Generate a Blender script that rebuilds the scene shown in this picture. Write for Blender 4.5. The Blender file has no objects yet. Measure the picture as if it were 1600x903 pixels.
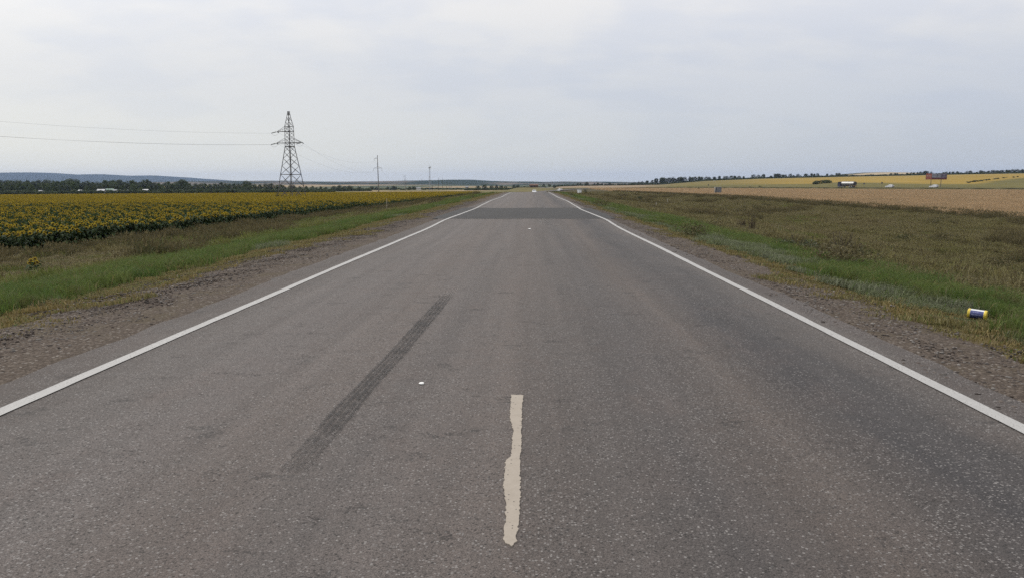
import bpy, bmesh, math, random
import numpy as np
from mathutils import Vector, Matrix, Euler

R = math.radians
rng = np.random.default_rng(7)
random.seed(7)
scene = bpy.context.scene
COL = scene.collection

# ------------------------------------------------------------------ camera
F_PX = 1200.0                      # focal length in pixels of the 1600 px wide photograph
EYE = Vector((0.0, 0.0, 1.65))
YAW = math.atan(30.0 / F_PX)       # looks a little to the left of the road's direction
PITCH = math.atan(166.5 / F_PX)    # and a little down
cam_d = bpy.data.cameras.new("camera")
cam = bpy.data.objects.new("camera", cam_d)
COL.objects.link(cam)
cam.location = EYE
cam.rotation_euler = (math.pi / 2 - PITCH, 0.0, YAW)
cam_d.sensor_width = 36.0
cam_d.lens = 36.0 * F_PX / 1600.0
cam_d.clip_start = 0.05
cam_d.clip_end = 60000.0
scene.camera = cam

# ------------------------------------------------------------------ sky, sun, exposure
SUN_AZ, SUN_EL = R(-48.0), R(46.0)     # ahead and to the left, behind thin cloud
SUN_DIR = Vector((math.sin(SUN_AZ) * math.cos(SUN_EL), math.cos(SUN_AZ) * math.cos(SUN_EL), math.sin(SUN_EL)))
SKY_GAIN = 1.0
HAZE = 4.2e-5
HAZE = 4.2e-5
world = bpy.data.worlds.new("World")
scene.world = world
world.use_nodes = True


class NT:
    """Small helper to write node trees."""
    def __init__(self, tree, clear=True):
        self.t = tree
        if clear:
            tree.nodes.clear()

    def n(self, kind, ins=None, **props):
        nd = self.t.nodes.new(kind)
        for k, v in props.items():
            setattr(nd, k, v)
        for k, v in (ins or {}).items():
            self.put(nd.inputs[k], v)
        return nd

    def put(self, sock, v):
        if hasattr(v, "is_output"):
            self.t.links.new(v, sock)
        elif isinstance(v, (tuple, list)) and len(v) == 3 and sock.type == 'RGBA':
            sock.default_value = (*v, 1.0)
        else:
            sock.default_value = v

    def math(self, op, a, b=0.0, c=0.0, clamp=False):
        nd = self.n('ShaderNodeMath', {0: a, 1: b, 2: c}, operation=op, use_clamp=clamp)
        return nd.outputs[0]

    def maprange(self, v, a, b, c=0.0, d=1.0, smooth=False):
        nd = self.n('ShaderNodeMapRange', {0: v, 1: a, 2: b, 3: c, 4: d}, clamp=True,
                    interpolation_type='SMOOTHSTEP' if smooth else 'LINEAR')
        return nd.outputs[0]

    def mix(self, f, a, b, blend='MIX'):
        nd = self.n('ShaderNodeMix', data_type='RGBA', blend_type=blend)
        self.put(nd.inputs[0], f)
        self.put(nd.inputs[6], a)
        self.put(nd.inputs[7], b)
        return nd.outputs[2]

    def noise(self, vec, scale, detail=2.0, rough=0.5, out=0):
        nd = self.n('ShaderNodeTexNoise', {'Vector': vec, 'Scale': scale, 'Detail': detail, 'Roughness': rough})
        return nd.outputs[out]

    def voro(self, vec, scale, out='Color', feature='F1', rnd=1.0):
        nd = self.n('ShaderNodeTexVoronoi', {'Vector': vec, 'Scale': scale, 'Randomness': rnd}, feature=feature)
        return nd.outputs[out]

    def ramp(self, v, stops, interp='LINEAR'):
        nd = self.n('ShaderNodeValToRGB', {0: v})
        cr = nd.color_ramp
        cr.interpolation = interp
        while len(cr.elements) < len(stops):
            cr.elements.new(0.5)
        for e, (p, c) in zip(cr.elements, stops):
            e.position = p
            e.color = (*c, 1.0) if len(c) == 3 else c
        return nd.outputs[0]

    def scalevec(self, vec, s):
        return self.n('ShaderNodeVectorMath', {0: vec, 1: s}, operation='MULTIPLY').outputs[0]


w = NT(world.node_tree)
tc = w.n('ShaderNodeTexCoord').outputs['Generated']
sep = w.n('ShaderNodeSeparateXYZ', {0: tc}).outputs
zpos = w.math('MAXIMUM', sep[2], 0.0)
sky = w.n('ShaderNodeTexSky', sky_type='NISHITA', sun_disc=False)
sky.sun_elevation = SUN_EL
sky.sun_rotation = SUN_AZ
sky.air_density = 1.2
sky.dust_density = 2.0
bg_sky = w.n('ShaderNodeBackground', {'Color': sky.outputs[0], 'Strength': 0.1}).outputs[0]
# high thin cloud: brighter towards the zenith, bluer near the horizon
az = w.math('DIVIDE', sep[0], w.math('ADD', w.math('ABSOLUTE', sep[1]), 0.35))
side = w.maprange(az, -0.6, 0.55, 0.0, 1.0, True)
hor = w.mix(side, (0.90, 0.895, 0.80), (0.58, 0.615, 0.645))
midc = w.mix(side, (0.78, 0.787, 0.79), (0.635, 0.67, 0.735))
hi = w.mix(side, (0.835, 0.842, 0.868), (0.90, 0.888, 0.888))
c1 = w.mix(w.maprange(zpos, 0.0, 0.13, 0, 1, True), hor, midc)
c2 = w.mix(w.maprange(zpos, 0.10, 0.26, 0, 1, True), c1, hi)
c3 = w.mix(w.maprange(zpos, 0.32, 0.9, 0, 1, True), c2, (1.5, 1.5, 1.5))
den = w.math('ADD', zpos, 0.22)
cu = w.n('ShaderNodeCombineXYZ', {0: w.math('DIVIDE', sep[0], den), 1: w.math('MULTIPLY', w.math('DIVIDE', sep[1], den), 0.6), 2: 0.0}).outputs[0]
n1 = w.noise(cu, 1.3, 4.0, 0.5)
n2 = w.noise(w.scalevec(cu, (1.0, 2.6, 1.0)), 2.6, 5.0, 0.55)
veil = w.math('ADD', w.math('MULTIPLY', n1, 0.65), w.math('MULTIPLY', n2, 0.35))
vmask = w.math('MULTIPLY', w.maprange(veil, 0.40, 0.56, 0.0, 1.0, True), w.maprange(zpos, 0.03, 0.2, 0.15, 1.0))
c4 = w.mix(vmask, w.mix(0.5, c3, w.mix(1.0, c3, (0.825, 0.87, 0.97), 'MULTIPLY')), w.mix(1.0, c3, (1.05, 1.035, 1.01), 'MULTIPLY'))
# the sun behind the cloud
sd = w.n('ShaderNodeVectorMath', {0: tc, 1: tuple(SUN_DIR)}, operation='DOT_PRODUCT').outputs['Value']
glow = w.math('POWER', w.math('MAXIMUM', sd, 0.0), 14.0)
c5 = w.mix(w.math('MULTIPLY', glow, 1.0), c4, (3.2, 3.05, 2.85))
bg_cloud = w.n('ShaderNodeBackground', {'Color': c5, 'Strength': SKY_GAIN}).outputs[0]
mixbg = w.n('ShaderNodeMixShader', {0: 0.93, 1: bg_sky, 2: bg_cloud}).outputs[0]
w.n('ShaderNodeOutputWorld', {'Surface': mixbg})

sun_d = bpy.data.lights.new("sun", 'SUN')
sun_d.energy = 1.3
sun_d.angle = R(12.0)
sun_d.color = (1.0, 0.95, 0.88)
sun = bpy.data.objects.new("sun", sun_d)
COL.objects.link(sun)
sun.rotation_euler = SUN_DIR.to_track_quat('Z', 'Y').to_euler()
sun.location = (0, 0, 50)

scene.view_settings.view_transform = 'Standard'
scene.view_settings.look = 'None'
scene.view_settings.exposure = 0.0
scene.view_settings.gamma = 1.0
scene.view_settings.use_curve_mapping = False
cy = scene.cycles
cy.max_bounces = 5
cy.diffuse_bounces = 2
cy.glossy_bounces = 2
cy.transmission_bounces = 3
cy.transparent_max_bounces = 6
cy.volume_bounces = 0
cy.use_denoising = False
cy.use_adaptive_sampling = False
cy.sample_clamp_indirect = 6.0

# ------------------------------------------------------------------ pixel helpers (1600 x 903 photograph)
_rot = cam.rotation_euler.to_matrix()


def ray(px, py):
    return _rot @ Vector(((px - 800.0) / F_PX, (451.5 - py) / F_PX, -1.0))


def at_depth(px, py, y):
    d = ray(px, py)
    return EYE + d * (y / d.y)


def x_at(px, y):                       # world x of a picture column, near the horizon line
    return at_depth(px, 285.0, y).x


def z_at(py, y, px=830.0):
    return at_depth(px, py, y).z


# ------------------------------------------------------------------ terrain
def sstep(a, b, x):
    t = np.clip((x - a) / (b - a), 0.0, 1.0)
    return t * t * (3 - 2 * t)


_ry = np.array([-60, 0, 20, 30, 37, 42, 58, 80, 108, 135, 155, 200, 260, 360, 450, 600, 740, 1000, 3000, 30000.0])
_rz = np.array([0, 0, -.03, -.08, -.075, -.07, -.14, -.175, -.215, -.265, -.345, -1.02, -1.95, -3.5, -3.65, -3.4, -3.3, -5.5, -12, -12.0])
_fy = np.arange(-60, 1200, 1.0)
_fz = np.interp(_fy, _ry, _rz)
_k = np.exp(-0.5 * (np.arange(-9, 10) / 3.5) ** 2)
_k /= _k.sum()
_fzs = np.convolve(np.pad(_fz, 9, mode='edge'), _k, mode='valid')


def roadz(y):
    y = np.asarray(y, float)
    return np.where(y < 1190, np.interp(y, _fy, _fzs), np.interp(y, _ry, _rz))


LS = np.array([0, 4.3, 6.1, 7.5, 10, 12, 14, 20, 28, 60.0])
LP = np.array([0, -.03, -.05, -.2, -.5, -.78, -1.12, -1.95, -2.55, -2.55])
RS = np.array([0, 3.6, 4.7, 5.4, 7.0, 9.5, 12, 18, 25, 47, 80.0])
RP = np.array([0, -.02, -.06, -.12, -.3, -.6, -.95, -1.6, -1.95, -2.1, -2.1])
RIDGE_Y = 1300.0
RPX = np.array([-800, 300, 600, 800, 860, 900, 980, 1030, 1060, 1100, 1180, 1310, 1400, 1500, 1600, 1900, 3000.0])
RPY = np.array([296, 296, 296, 295, 292.5, 291, 290, 289, 286.5, 283.3, 280.0, 277.0, 275.3, 273.3, 271.6, 267, 261.0])
SIDE_A, SIDE_B = np.array((250.0, 309.0)), np.array((2.0, 731.5))     # the other road that joins further on
_sd = (SIDE_B - SIDE_A) / np.linalg.norm(SIDE_B - SIDE_A)


def side_u(x, y):
    """Signed distance from the other road's axis, positive beyond it."""
    return (x - SIDE_A[0]) * _sd[1] - (y - SIDE_A[1]) * _sd[0]


def wob(x, y, s):
    return (np.sin(x * 1.0 / s + 1.3) * np.cos(y * 0.83 / s + 0.4) + 0.6 * np.sin(x * 2.1 / s - y * 1.7 / s) + 0.4 * np.cos(x * 3.7 / s + y * 2.9 / s + 2.0)) / 2.0


def H(x, y, emb=True):
    x = np.asarray(x, float)
    y = np.asarray(y, float)
    x, y = np.broadcast_arrays(x, y)
    s = np.abs(x)
    rz = roadz(y)
    # left of the road
    yc = np.clip(y, 0, 1100)
    zl = -2.55 - 0.0061 * (yc - 40) - 0.0058 * np.clip(s - 30, 0, 400)
    tl = sstep(11, 28, s)
    fade = 1 - .75 * sstep(140, 320, y)
    left = (rz + np.interp(s, LS, LP) * fade) * (1 - tl) + zl * tl
    # right of the road
    yy = np.clip(y, 0, 410)
    zp = -2.1 - 0.0062 * np.clip(yy - 170, 0, None) * np.exp(-np.clip(s - 47, 0, None) / 120.0)
    tr = sstep(12, 40, s)
    right = (rz + np.interp(s, RS, RP) * fade) * (1 - tr) + zp * tr
    k = x / np.maximum(y, 1.0)
    px = 830 + 1200 * k
    ys = 431.5 / np.maximum(k + 0.587, 0.15)
    zr = EYE.z - (np.interp(px, RPX, RPY) - 285.0) * RIDGE_Y / F_PX
    t = np.clip((y - ys) / np.maximum(RIDGE_Y - ys, 50), 0, 1)
    up = right * (1 - t) + zr * t
    back = zr + (np.minimum(-12.0, zr) - zr) * np.clip((y - RIDGE_Y) / 900.0, 0, 1)
    right = np.where(y > RIDGE_Y, back, np.where(y > ys, up, right))
    back_l = zl + (-12.0 - zl) * np.clip((y - 1100) / 900.0, 0, 1)
    left = np.where(y > 1100, back_l, left)
    z = np.where(x < 0, left, right)
    # at long range let the two sides run into each other
    b = sstep(-60, 60, x) * sstep(500, 900, y)
    both = left * (1 - sstep(-60, 60, x)) + right * sstep(-60, 60, x)
    z = np.where((np.abs(x) < 60) & (y > 500), z * (1 - sstep(500, 900, y)) + both * sstep(500, 900, y), z)
    # bed of the other road
    if emb:
        u = np.abs(side_u(x, y))
        on = (x > -10) & (y > 200) & (y < 760)
        z = z + np.where(on, 1.15 * (1 - sstep(5.0, 14.0, u)) * sstep(30, 120, x), 0.0)
    # soft unevenness away from the carriageway
    z = z + 0.09 * wob(x, y, 2.3) * sstep(9, 16, s) * (1 - sstep(200, 400, y))
    return z


# ------------------------------------------------------------------ building helpers
def tag(o, label=None, cat=None, group=None, kind=None):
    if label:
        o['label'] = label
    if cat:
        o['category'] = cat
    if group:
        o['group'] = group
    if kind:
        o['kind'] = kind
    return o


def empty(name, loc, rz=0.0):
    o = bpy.data.objects.new(name, None)
    o.empty_display_size = 0.3
    o.location = loc
    o.rotation_euler = (0, 0, rz)
    COL.objects.link(o)
    return o


def mesh_from(name, verts, faces, mats=(), midx=None, smooth=False):
    me = bpy.data.meshes.new(name)
    verts = np.asarray(verts, np.float32)
    if isinstance(faces, np.ndarray):
        k = faces.shape[1]
        me.vertices.add(len(verts))
        me.vertices.foreach_set('co', verts.ravel())
        me.loops.add(faces.size)
        me.loops.foreach_set('vertex_index', faces.ravel().astype(np.int32))
        me.polygons.add(len(faces))
        me.polygons.foreach_set('loop_start', np.arange(0, faces.size, k, dtype=np.int32))
        me.polygons.foreach_set('loop_total', np.full(len(faces), k, np.int32))
        me.update(calc_edges=True)
    else:
        me.from_pydata([tuple(map(float, v)) for v in verts], [], faces)
        me.update()
    for m in mats:
        me.materials.append(m)
    if midx is not None:
        me.polygons.foreach_set('material_index', np.asarray(midx, np.int32))
    if smooth:
        me.polygons.foreach_set('use_smooth', np.ones(len(me.polygons), bool))
    return me


def link(name, me, parent=None, loc=None):
    o = bpy.data.objects.new(name, me)
    COL.objects.link(o)
    if parent is not None:
        o.parent = parent
    if loc is not None:
        o.location = loc
    return o


class MB:
    """Collects boxes, bars and prisms into one mesh."""
    def __init__(self):
        self.v, self.f, self.m = [], [], []

    def add(self, vs, fs, m=0):
        b = len(self.v)
        self.v += [tuple(v) for v in vs]
        self.f += [tuple(i + b for i in f) for f in fs]
        self.m += [m] * len(fs)
        return self

    def box(self, c, s, m=0, rz=0.0, taper=1.0):
        vs = []
        ca, sa = math.cos(rz), math.sin(rz)
        for dz in (-.5, .5):
            k = taper if dz > 0 else 1.0
            for dx, dy in ((-.5, -.5), (.5, -.5), (.5, .5), (-.5, .5)):
                x, y = dx * s[0] * k, dy * s[1] * k
                vs.append((c[0] + x * ca - y * sa, c[1] + x * sa + y * ca, c[2] + dz * s[2]))
        return self.add(vs, [(3, 2, 1, 0), (4, 5, 6, 7), (0, 1, 5, 4), (1, 2, 6, 5), (2, 3, 7, 6), (3, 0, 4, 7)], m)

    def bar(self, p, q, r, n=4, m=0, r2=None, caps=True):
        p, q = Vector(p), Vector(q)
        d = (q - p)
        if d.length < 1e-6:
            return self
        d.normalize()
        a = d.orthogonal().normalized()
        b = d.cross(a)
        r2 = r if r2 is None else r2
        vs = []
        for c, rr in ((p, r), (q, r2)):
            for i in range(n):
                t = 2 * math.pi * (i + .5) / n
                vs.append(c + a * (rr * math.cos(t)) + b * (rr * math.sin(t)))
        fs = [(i, (i + 1) % n, n + (i + 1) % n, n + i) for i in range(n)]
        if caps:
            fs += [tuple(range(n - 1, -1, -1)), tuple(range(n, 2 * n))]
        return self.add(vs, fs, m)

    def path(self, pts, r, n=4, m=0):
        for p, q in zip(pts[:-1], pts[1:]):
            self.bar(p, q, r, n, m, caps=False)
        return self

    def prism(self, prof, x0, x1, m=0):
        """Profile in (y, z), extruded along x."""
        n = len(prof)
        vs = [(x0, y, z) for y, z in prof] + [(x1, y, z) for y, z in prof]
        fs = [(i, (i + 1) % n, n + (i + 1) % n, n + i) for i in range(n)]
        fs += [tuple(range(n - 1, -1, -1)), tuple(range(n, 2 * n))]
        return self.add(vs, fs, m)

    def lathe(self, prof, n=16, m=0, axis='z', c=(0, 0, 0)):
        """prof: list of (radius, height)."""
        vs, fs = [], []
        for r, h in prof:
            for i in range(n):
                t = 2 * math.pi * i / n
                a, b = r * math.cos(t), r * math.sin(t)
                vs.append({'z': (a, b, h), 'y': (a, h, b), 'x': (h, a, b)}[axis])
        for j in range(len(prof) - 1):
            for i in range(n):
                k = (i + 1) % n
                fs.append((j * n + i, j * n + k, (j + 1) * n + k, (j + 1) * n + i))
        fs.append(tuple(range(n - 1, -1, -1)))
        fs.append(tuple(range((len(prof) - 1) * n, len(prof) * n)))
        vs = [(v[0] + c[0], v[1] + c[1], v[2] + c[2]) for v in vs]
        return self.add(vs, fs, m)

    def mesh(self, name, mats, smooth=False):
        if not isinstance(mats, (list, tuple)):
            mats = [mats]
        return mesh_from(name, self.v, self.f, mats, self.m, smooth)

    def build(self, name, mats, parent=None, loc=None, smooth=False):
        return link(name, self.mesh(name, mats, smooth), parent, loc)


def fix_normals(o):
    bm = bmesh.new()
    bm.from_mesh(o.data)
    bmesh.ops.recalc_face_normals(bm, faces=bm.faces)
    bm.to_mesh(o.data)
    bm.free()
    return o


def kids(o):
    return list(o.children)


def copy_tree(o, loc, rz=0.0, scale=None, label=None, group=None):
    r = o.copy()
    COL.objects.link(r)
    r.location = loc
    r.rotation_euler = (0, 0, rz)
    if scale is not None:
        r.scale = scale
    if label:
        r['label'] = label
    if group:
        r['group'] = group
    for ch in kids(o):
        c = ch.copy()
        COL.objects.link(c)
        c.parent = r
        for g in kids(ch):
            d = g.copy()
            COL.objects.link(d)
            d.parent = c
    return r


# ------------------------------------------------------------------ materials
def new_mat(name):
    m = bpy.data.materials.new(name)
    m.use_nodes = True
    return m, NT(m.node_tree)


def out(t, bsdf, disp=None):
    t.n('ShaderNodeOutputMaterial', {'Surface': bsdf})


def wpos(t):
    return t.n('ShaderNodeNewGeometry').outputs['Position']


def simple(name, col, rough=0.6, metal=0.0, var=0.15, scale=3.0, spec=0.4):
    """Paint or metal with a little procedural unevenness and dirt."""
    m, t = new_mat(name)
    p = t.n('ShaderNodeTexCoord').outputs['Object']
    n = t.noise(p, scale, 4.0, 0.6)
    c = t.mix(t.maprange(n, 0.3, 0.7), tuple(v * (1 - var) for v in col), tuple(min(1, v * (1 + var)) for v in col))
    b = t.n('ShaderNodeBsdfPrincipled', {'Base Color': c, 'Roughness': rough, 'Metallic': metal, 'Specular IOR Level': spec})
    out(t, b.outputs[0])
    return m


def leafy(name, a, b, c=None, scale=0.25, trans=0.3, rough=0.7, streak=(1, 1, 1), inst=0.35):
    """Leaf or blade colour: patches by place, a change from clump to clump, some light through the blade."""
    m, t = new_mat(name)
    p = t.scalevec(wpos(t), streak)
    n = t.noise(p, scale, 4.0, 0.6)
    col = t.mix(t.maprange(n, 0.35, 0.65, 0, 1, True), a, b)
    if c is not None:
        n2 = t.noise(p, scale * 3.1, 3.0, 0.6)
        col = t.mix(t.maprange(n2, 0.5, 0.72, 0, 0.85, True), col, c)
    rnd = t.n('ShaderNodeNewGeometry').outputs['Random Per Island']
    k = t.maprange(rnd, 0, 1, 1 - inst, 1 + inst)
    kk = t.n('ShaderNodeCombineXYZ', {0: k, 1: k, 2: k}).outputs[0]
    col = t.mix(1.0, col, kk, 'MULTIPLY')
    d = t.n('ShaderNodeBsdfPrincipled', {'Base Color': col, 'Roughness': rough, 'Specular IOR Level': 0.25}).outputs[0]
    tr = t.n('ShaderNodeBsdfTranslucent', {'Color': col}).outputs[0]
    out(t, t.n('ShaderNodeMixShader', {0: trans, 1: d, 2: tr}).outputs[0])
    return m

# ------------------------------------------------------------------ ground sheet
xs = np.unique(np.round(np.concatenate([
    np.arange(-16, 14.01, 0.3), np.arange(14, 60, 0.9), -np.arange(16, 60, 0.9),
    60 * 1.035 ** np.arange(0, 165), -60 * 1.035 ** np.arange(0, 165)]), 3))
ysg = np.unique(np.round(np.concatenate([
    np.arange(-30, 20, 0.6), np.arange(20, 170, 1.5), 170 * 1.018 ** np.arange(0, 118), 1400 * 1.05 ** np.arange(0, 52),
    [RIDGE_Y]]), 3))
GX, GY = np.meshgrid(xs, ysg)
GZ = H(GX, GY)
inroad = (GX > -4.6) & (GX < 3.9)
GZ = np.where(inroad, roadz(GY) - 0.06, GZ)
nx, ny = len(xs), len(ysg)
gv = np.stack([GX, GY, GZ], -1).reshape(-1, 3)
ii = np.arange(nx * ny).reshape(ny, nx)
gf = np.stack([ii[:-1, :-1], ii[:-1, 1:], ii[1:, 1:], ii[1:, :-1]], -1).reshape(-1, 4)

# what grows where: base colours by zone
C_GRAVEL = (.080, .063, .050)
C_DRY = (.085, .066, .028)
C_GREEN = (.035, .046, .014)
C_MEADOW = (.058, .050, .024)
C_SOIL = (.030, .032, .013)
C_WHEAT = (.215, .162, .105)
C_OLIVE = (.105, .092, .030)
C_FLOWER = (.235, .160, .034)
C_GRASSFAR = (.115, .10, .042)
C_TAN = (.24, .18, .105)


def zone_colours(x, y):
    col = np.empty(x.shape + (3,))
    s = np.abs(x)

    def lay(mask, c):
        m = np.clip(mask, 0, 1)[..., None]
        col[:] = col * (1 - m) + np.array(c) * m
    col[:] = C_MEADOW
    k = x / np.maximum(y, 1)
    px = 830 + 1200 * k
    jit = 6 * wob(x, y, 31.0) + 3 * wob(y, x, 11.0)
    L, Rr = x < 0, x >= 0
    # left: verge, meadow, sunflowers, then the valley
    lay(L & (s < 6.2), C_GRAVEL)
    lay(L & (s > 6.2) & (s < 7.6), C_DRY)
    lay(L & (s >= 7.6) & (s < 11), C_GREEN)
    lay(L & (s > 28.3), C_SOIL)
    far_l = sstep(418, 432, y + 0.2 * s + jit * .6)
    lay(L * far_l, C_GRASSFAR)
    lay(L * far_l * sstep(-.2, .3, wob(x, y * .35, 60.0)), C_TAN)
    lay(L * sstep(560, 640, y + jit) * sstep(560, 500, px), (.05, .055, .022))
    # right: verge, meadow, wheat
    lay(Rr & (s < 4.8), C_GRAVEL)
    lay(Rr & (s > 4.8) & (s < 5.5), C_DRY)
    lay(Rr & (s >= 5.5) & (s < 9.7), C_GREEN)
    lay(Rr * sstep(46, 47.5, s + .4 * wob(x, y, 5.0)), C_WHEAT)
    u = side_u(x, y)
    on = (x > 0) & (y > 200)
    lay(on & (u > -14) & (u < -4), (.062, .056, .020))
    lay(on & (u > -4), (.075, .066, .024))
    beyond = on & (u > 4)
    ysd = 431.5 / np.maximum(k + 0.587, 0.15)
    t = (y - ysd) / np.maximum(RIDGE_Y - ysd, 50)
    lay(beyond * 1.0, C_OLIVE)
    # yellow field on the rise, its lower limit runs down towards the right
    low = np.interp(px, [900, 1030, 1100, 1268, 1300, 1400, 1512, 1540, 1600, 1700], [.40, .30, .26, .22, .30, .20, .16, .30, .52, .7])
    fl = beyond * sstep(low - .03, low + .03, t + jit * .003) * sstep(1010, 1060, px)
    lay(fl, (.13, .105, .034))
    lay(fl * sstep(1090, 1330, px + 60 * wob(x, y * .3, 90.0)), C_FLOWER)
    lay(beyond * sstep(.93, .97, t) * sstep(1010, 1060, px), (.22, .20, .10))
    lay(beyond * sstep(1060, 985, px) * sstep(.05, .2, t), C_WHEAT)
    lay(beyond * sstep(880, 840, px), C_GRASSFAR)
    lay((x > -30) * sstep(430, 470, y) * sstep(880, 850, px), C_GRASSFAR)
    lay(sstep(1310, 1330, y), (.06, .07, .035))
    n = wob(x, y * .3, 300.0)
    lay(sstep(1700, 1900, y) * sstep(.0, .15, n), C_TAN)
    lay(sstep(1700, 1900, y) * sstep(-.25, -.4, n), (.035, .045, .025))
    return col


gm, t = new_mat("ground_soil")
pos = wpos(t)
attr = t.n('ShaderNodeVertexColor', layer_name='zone').outputs[0]
f1 = t.noise(pos, 0.35, 5.0, 0.65)
f2 = t.noise(pos, 9.0, 4.0, 0.7)
f3 = t.noise(t.scalevec(pos, (1, .25, 1)), 0.03, 4.0, 0.6)
g = t.math('MULTIPLY', t.maprange(f1, .3, .7, .78, 1.22), t.maprange(f2, .25, .75, .65, 1.35))
g = t.math('MULTIPLY', g, t.maprange(f3, .3, .7, .85, 1.15))
gcol = t.mix(1.0, attr, t.n('ShaderNodeCombineXYZ', {0: g, 1: g, 2: g}).outputs[0], 'MULTIPLY')
bmp = t.n('ShaderNodeBump', {'Strength': 0.6, 'Distance': 0.05, 'Height': f2}).outputs[0]
out(t, t.n('ShaderNodeBsdfPrincipled', {'Base Color': gcol, 'Roughness': .95, 'Specular IOR Level': .1, 'Normal': bmp}).outputs[0])

gme = mesh_from("ground", gv, gf, [gm], smooth=True)
ca = gme.color_attributes.new('zone', 'FLOAT_COLOR', 'POINT')
zc = zone_colours(GX, GY).reshape(-1, 3)
ca.data.foreach_set('color', np.concatenate([zc, np.ones((len(zc), 1))], 1).astype(np.float32).ravel())
ground = tag(link("ground", gme), "wide farmland of verges, meadows and fields around the road", "ground", kind='structure')

# ------------------------------------------------------------------ asphalt


def asphalt(name, dark=1.0, rough_top=True, patch=False):
    m, t = new_mat(name)
    p = wpos(t)
    sx = t.n('ShaderNodeSeparateXYZ', {0: p}).outputs
    warp = t.noise(t.scalevec(p, (1.0, .22, 1)), .8, 3.0, .5)
    xw = t.math('ADD', sx[0], t.math('MULTIPLY', t.math('SUBTRACT', warp, .5), 1.1))
    big = t.noise(t.scalevec(p, (1.0, .35, 1)), .55, 5.0, .6)
    mid = t.noise(p, 3.5, 4.0, .65)
    if patch:
        base = t.mix(t.maprange(big, .3, .7), (.021, .0205, .0205), (.028, .027, .027))
    else:
        # bands along the lanes: polished wheel paths, oily strips, paler middle
        band = t.ramp(t.maprange(xw, -5.0, 4.2), [
            (0.0, (.070, .061, .056)), (.11, (.080, .070, .064)), (.155, (.112, .104, .099)), (.27, (.119, .109, .105)), (.36, (.118, .104, .096)),
            (.44, (.109, .100, .096)), (.52, (.114, .100, .092)), (.58, (.092, .083, .078)), (.645, (.075, .070, .069)), (.72, (.094, .081, .073)),
            (.79, (.047, .0455, .048)), (.85, (.056, .054, .055)), (.90, (.108, .099, .092)), (.925, (.080, .070, .065)), (1.0, (.072, .063, .059))])
        base = t.mix(t.maprange(big, .32, .68, 0, .32, True), band, (.107, .098, .092))
        red = t.noise(t.scalevec(p, (1.4, .5, 1)), 1.1, 3.0, .6)
        base = t.mix(t.maprange(red, .5, .75, 0, .35, True), base, (.112, .092, .083))
    k = t.maprange(mid, .25, .75, .86, 1.14)
    base = t.mix(1.0, base, t.n('ShaderNodeCombineXYZ', {0: k, 1: k, 2: k}).outputs[0], 'MULTIPLY')
    if not patch:
        base = t.mix(1.0, base, (.745, .708, .695), 'MULTIPLY')
        sl = t.noise(t.scalevec(p, (3.2, .07, 1)), 1.0, 4.0, .6)
        ks = t.maprange(sl, .3, .7, .84, 1.16)
        base = t.mix(1.0, base, t.n('ShaderNodeCombineXYZ', {0: ks, 1: ks, 2: ks}).outputs[0], 'MULTIPLY')
    # aggregate: stones of about a centimetre and finer grit
    v1 = t.n('ShaderNodeTexVoronoi', {'Vector': t.scalevec(p, (1, 1, .2)), 'Scale': 72.0}, feature='F1')
    v2 = t.n('ShaderNodeTexVoronoi', {'Vector': t.scalevec(p, (1, 1, .2)), 'Scale': 190.0}, feature='F1')
    r1 = t.n('ShaderNodeSeparateColor', {0: v1.outputs['Color']}).outputs
    r2 = t.n('ShaderNodeSeparateColor', {0: v2.outputs['Color']}).outputs
    wear = t.noise(t.scalevec(p, (1, .5, 1)), .9, 4.0, .65)
    wearf = t.maprange(wear, .36, .66, .25, 1.0, True)
    g2 = t.maprange(r2[0], 0, 1, .52, 1.48)
    base = t.mix(1.0, base, t.n('ShaderNodeCombineXYZ', {0: g2, 1: g2, 2: g2}).outputs[0], 'MULTIPLY')
    core = t.math('LESS_THAN', v1.outputs['Distance'], .46)
    amt = t.maprange(wear, .36, .66, .90, .70)
    stone = t.math('MULTIPLY', t.math('GREATER_THAN', r1[0], amt), core)
    scol = t.mix(r1[1], (.095, .086, .082), (.235, .222, .213))
    if patch:
        stone = t.math('MULTIPLY', stone, .25)
    base = t.mix(t.math('MULTIPLY', stone, .85), base, scol)
    pit = t.math('MULTIPLY', t.math('LESS_THAN', r1[0], t.maprange(wear, .36, .66, .03, .13)), t.math('LESS_THAN', v1.outputs['Distance'], .5))
    base = t.mix(t.math('MULTIPLY', pit, .75), base, (.020, .018, .017))
    # ravelled spots where the surface has crumbled
    crumb = t.noise(t.scalevec(p, (1, 1.6, 1)), 1.7, 5.0, .7)
    cm = t.math('MULTIPLY', t.maprange(crumb, .58, .66, 0, 1, True), t.math('GREATER_THAN', r1[2], .55))
    base = t.mix(t.math('MULTIPLY', cm, .0 if patch else .7), base, (.024, .022, .021))
    hgt = t.math('ADD', t.math('MULTIPLY', v1.outputs['Distance'], -.6), t.math('MULTIPLY', v2.outputs['Distance'], -.4))
    hgt = t.math('SUBTRACT', hgt, t.math('MULTIPLY', t.math('MAXIMUM', pit, cm), .6))
    bmp = t.n('ShaderNodeBump', {'Strength': .8, 'Distance': .008, 'Height': hgt}).outputs[0]
    if dark != 1.0:
        base = t.mix(1.0, base, (dark, dark, dark), 'MULTIPLY')
    rg = t.maprange(mid, .3, .7, .72, .9)
    out(t, t.n('ShaderNodeBsdfPrincipled', {'Base Color': base, 'Roughness': rg, 'Specular IOR Level': .30, 'Normal': bmp}).outputs[0])
    return m


M_ASPH = asphalt("worn_asphalt")
M_PATCH = asphalt("new_asphalt", patch=True)
M_SIDE = simple("far_asphalt", (.08, .075, .072), .9, var=.12, scale=.2)

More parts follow.
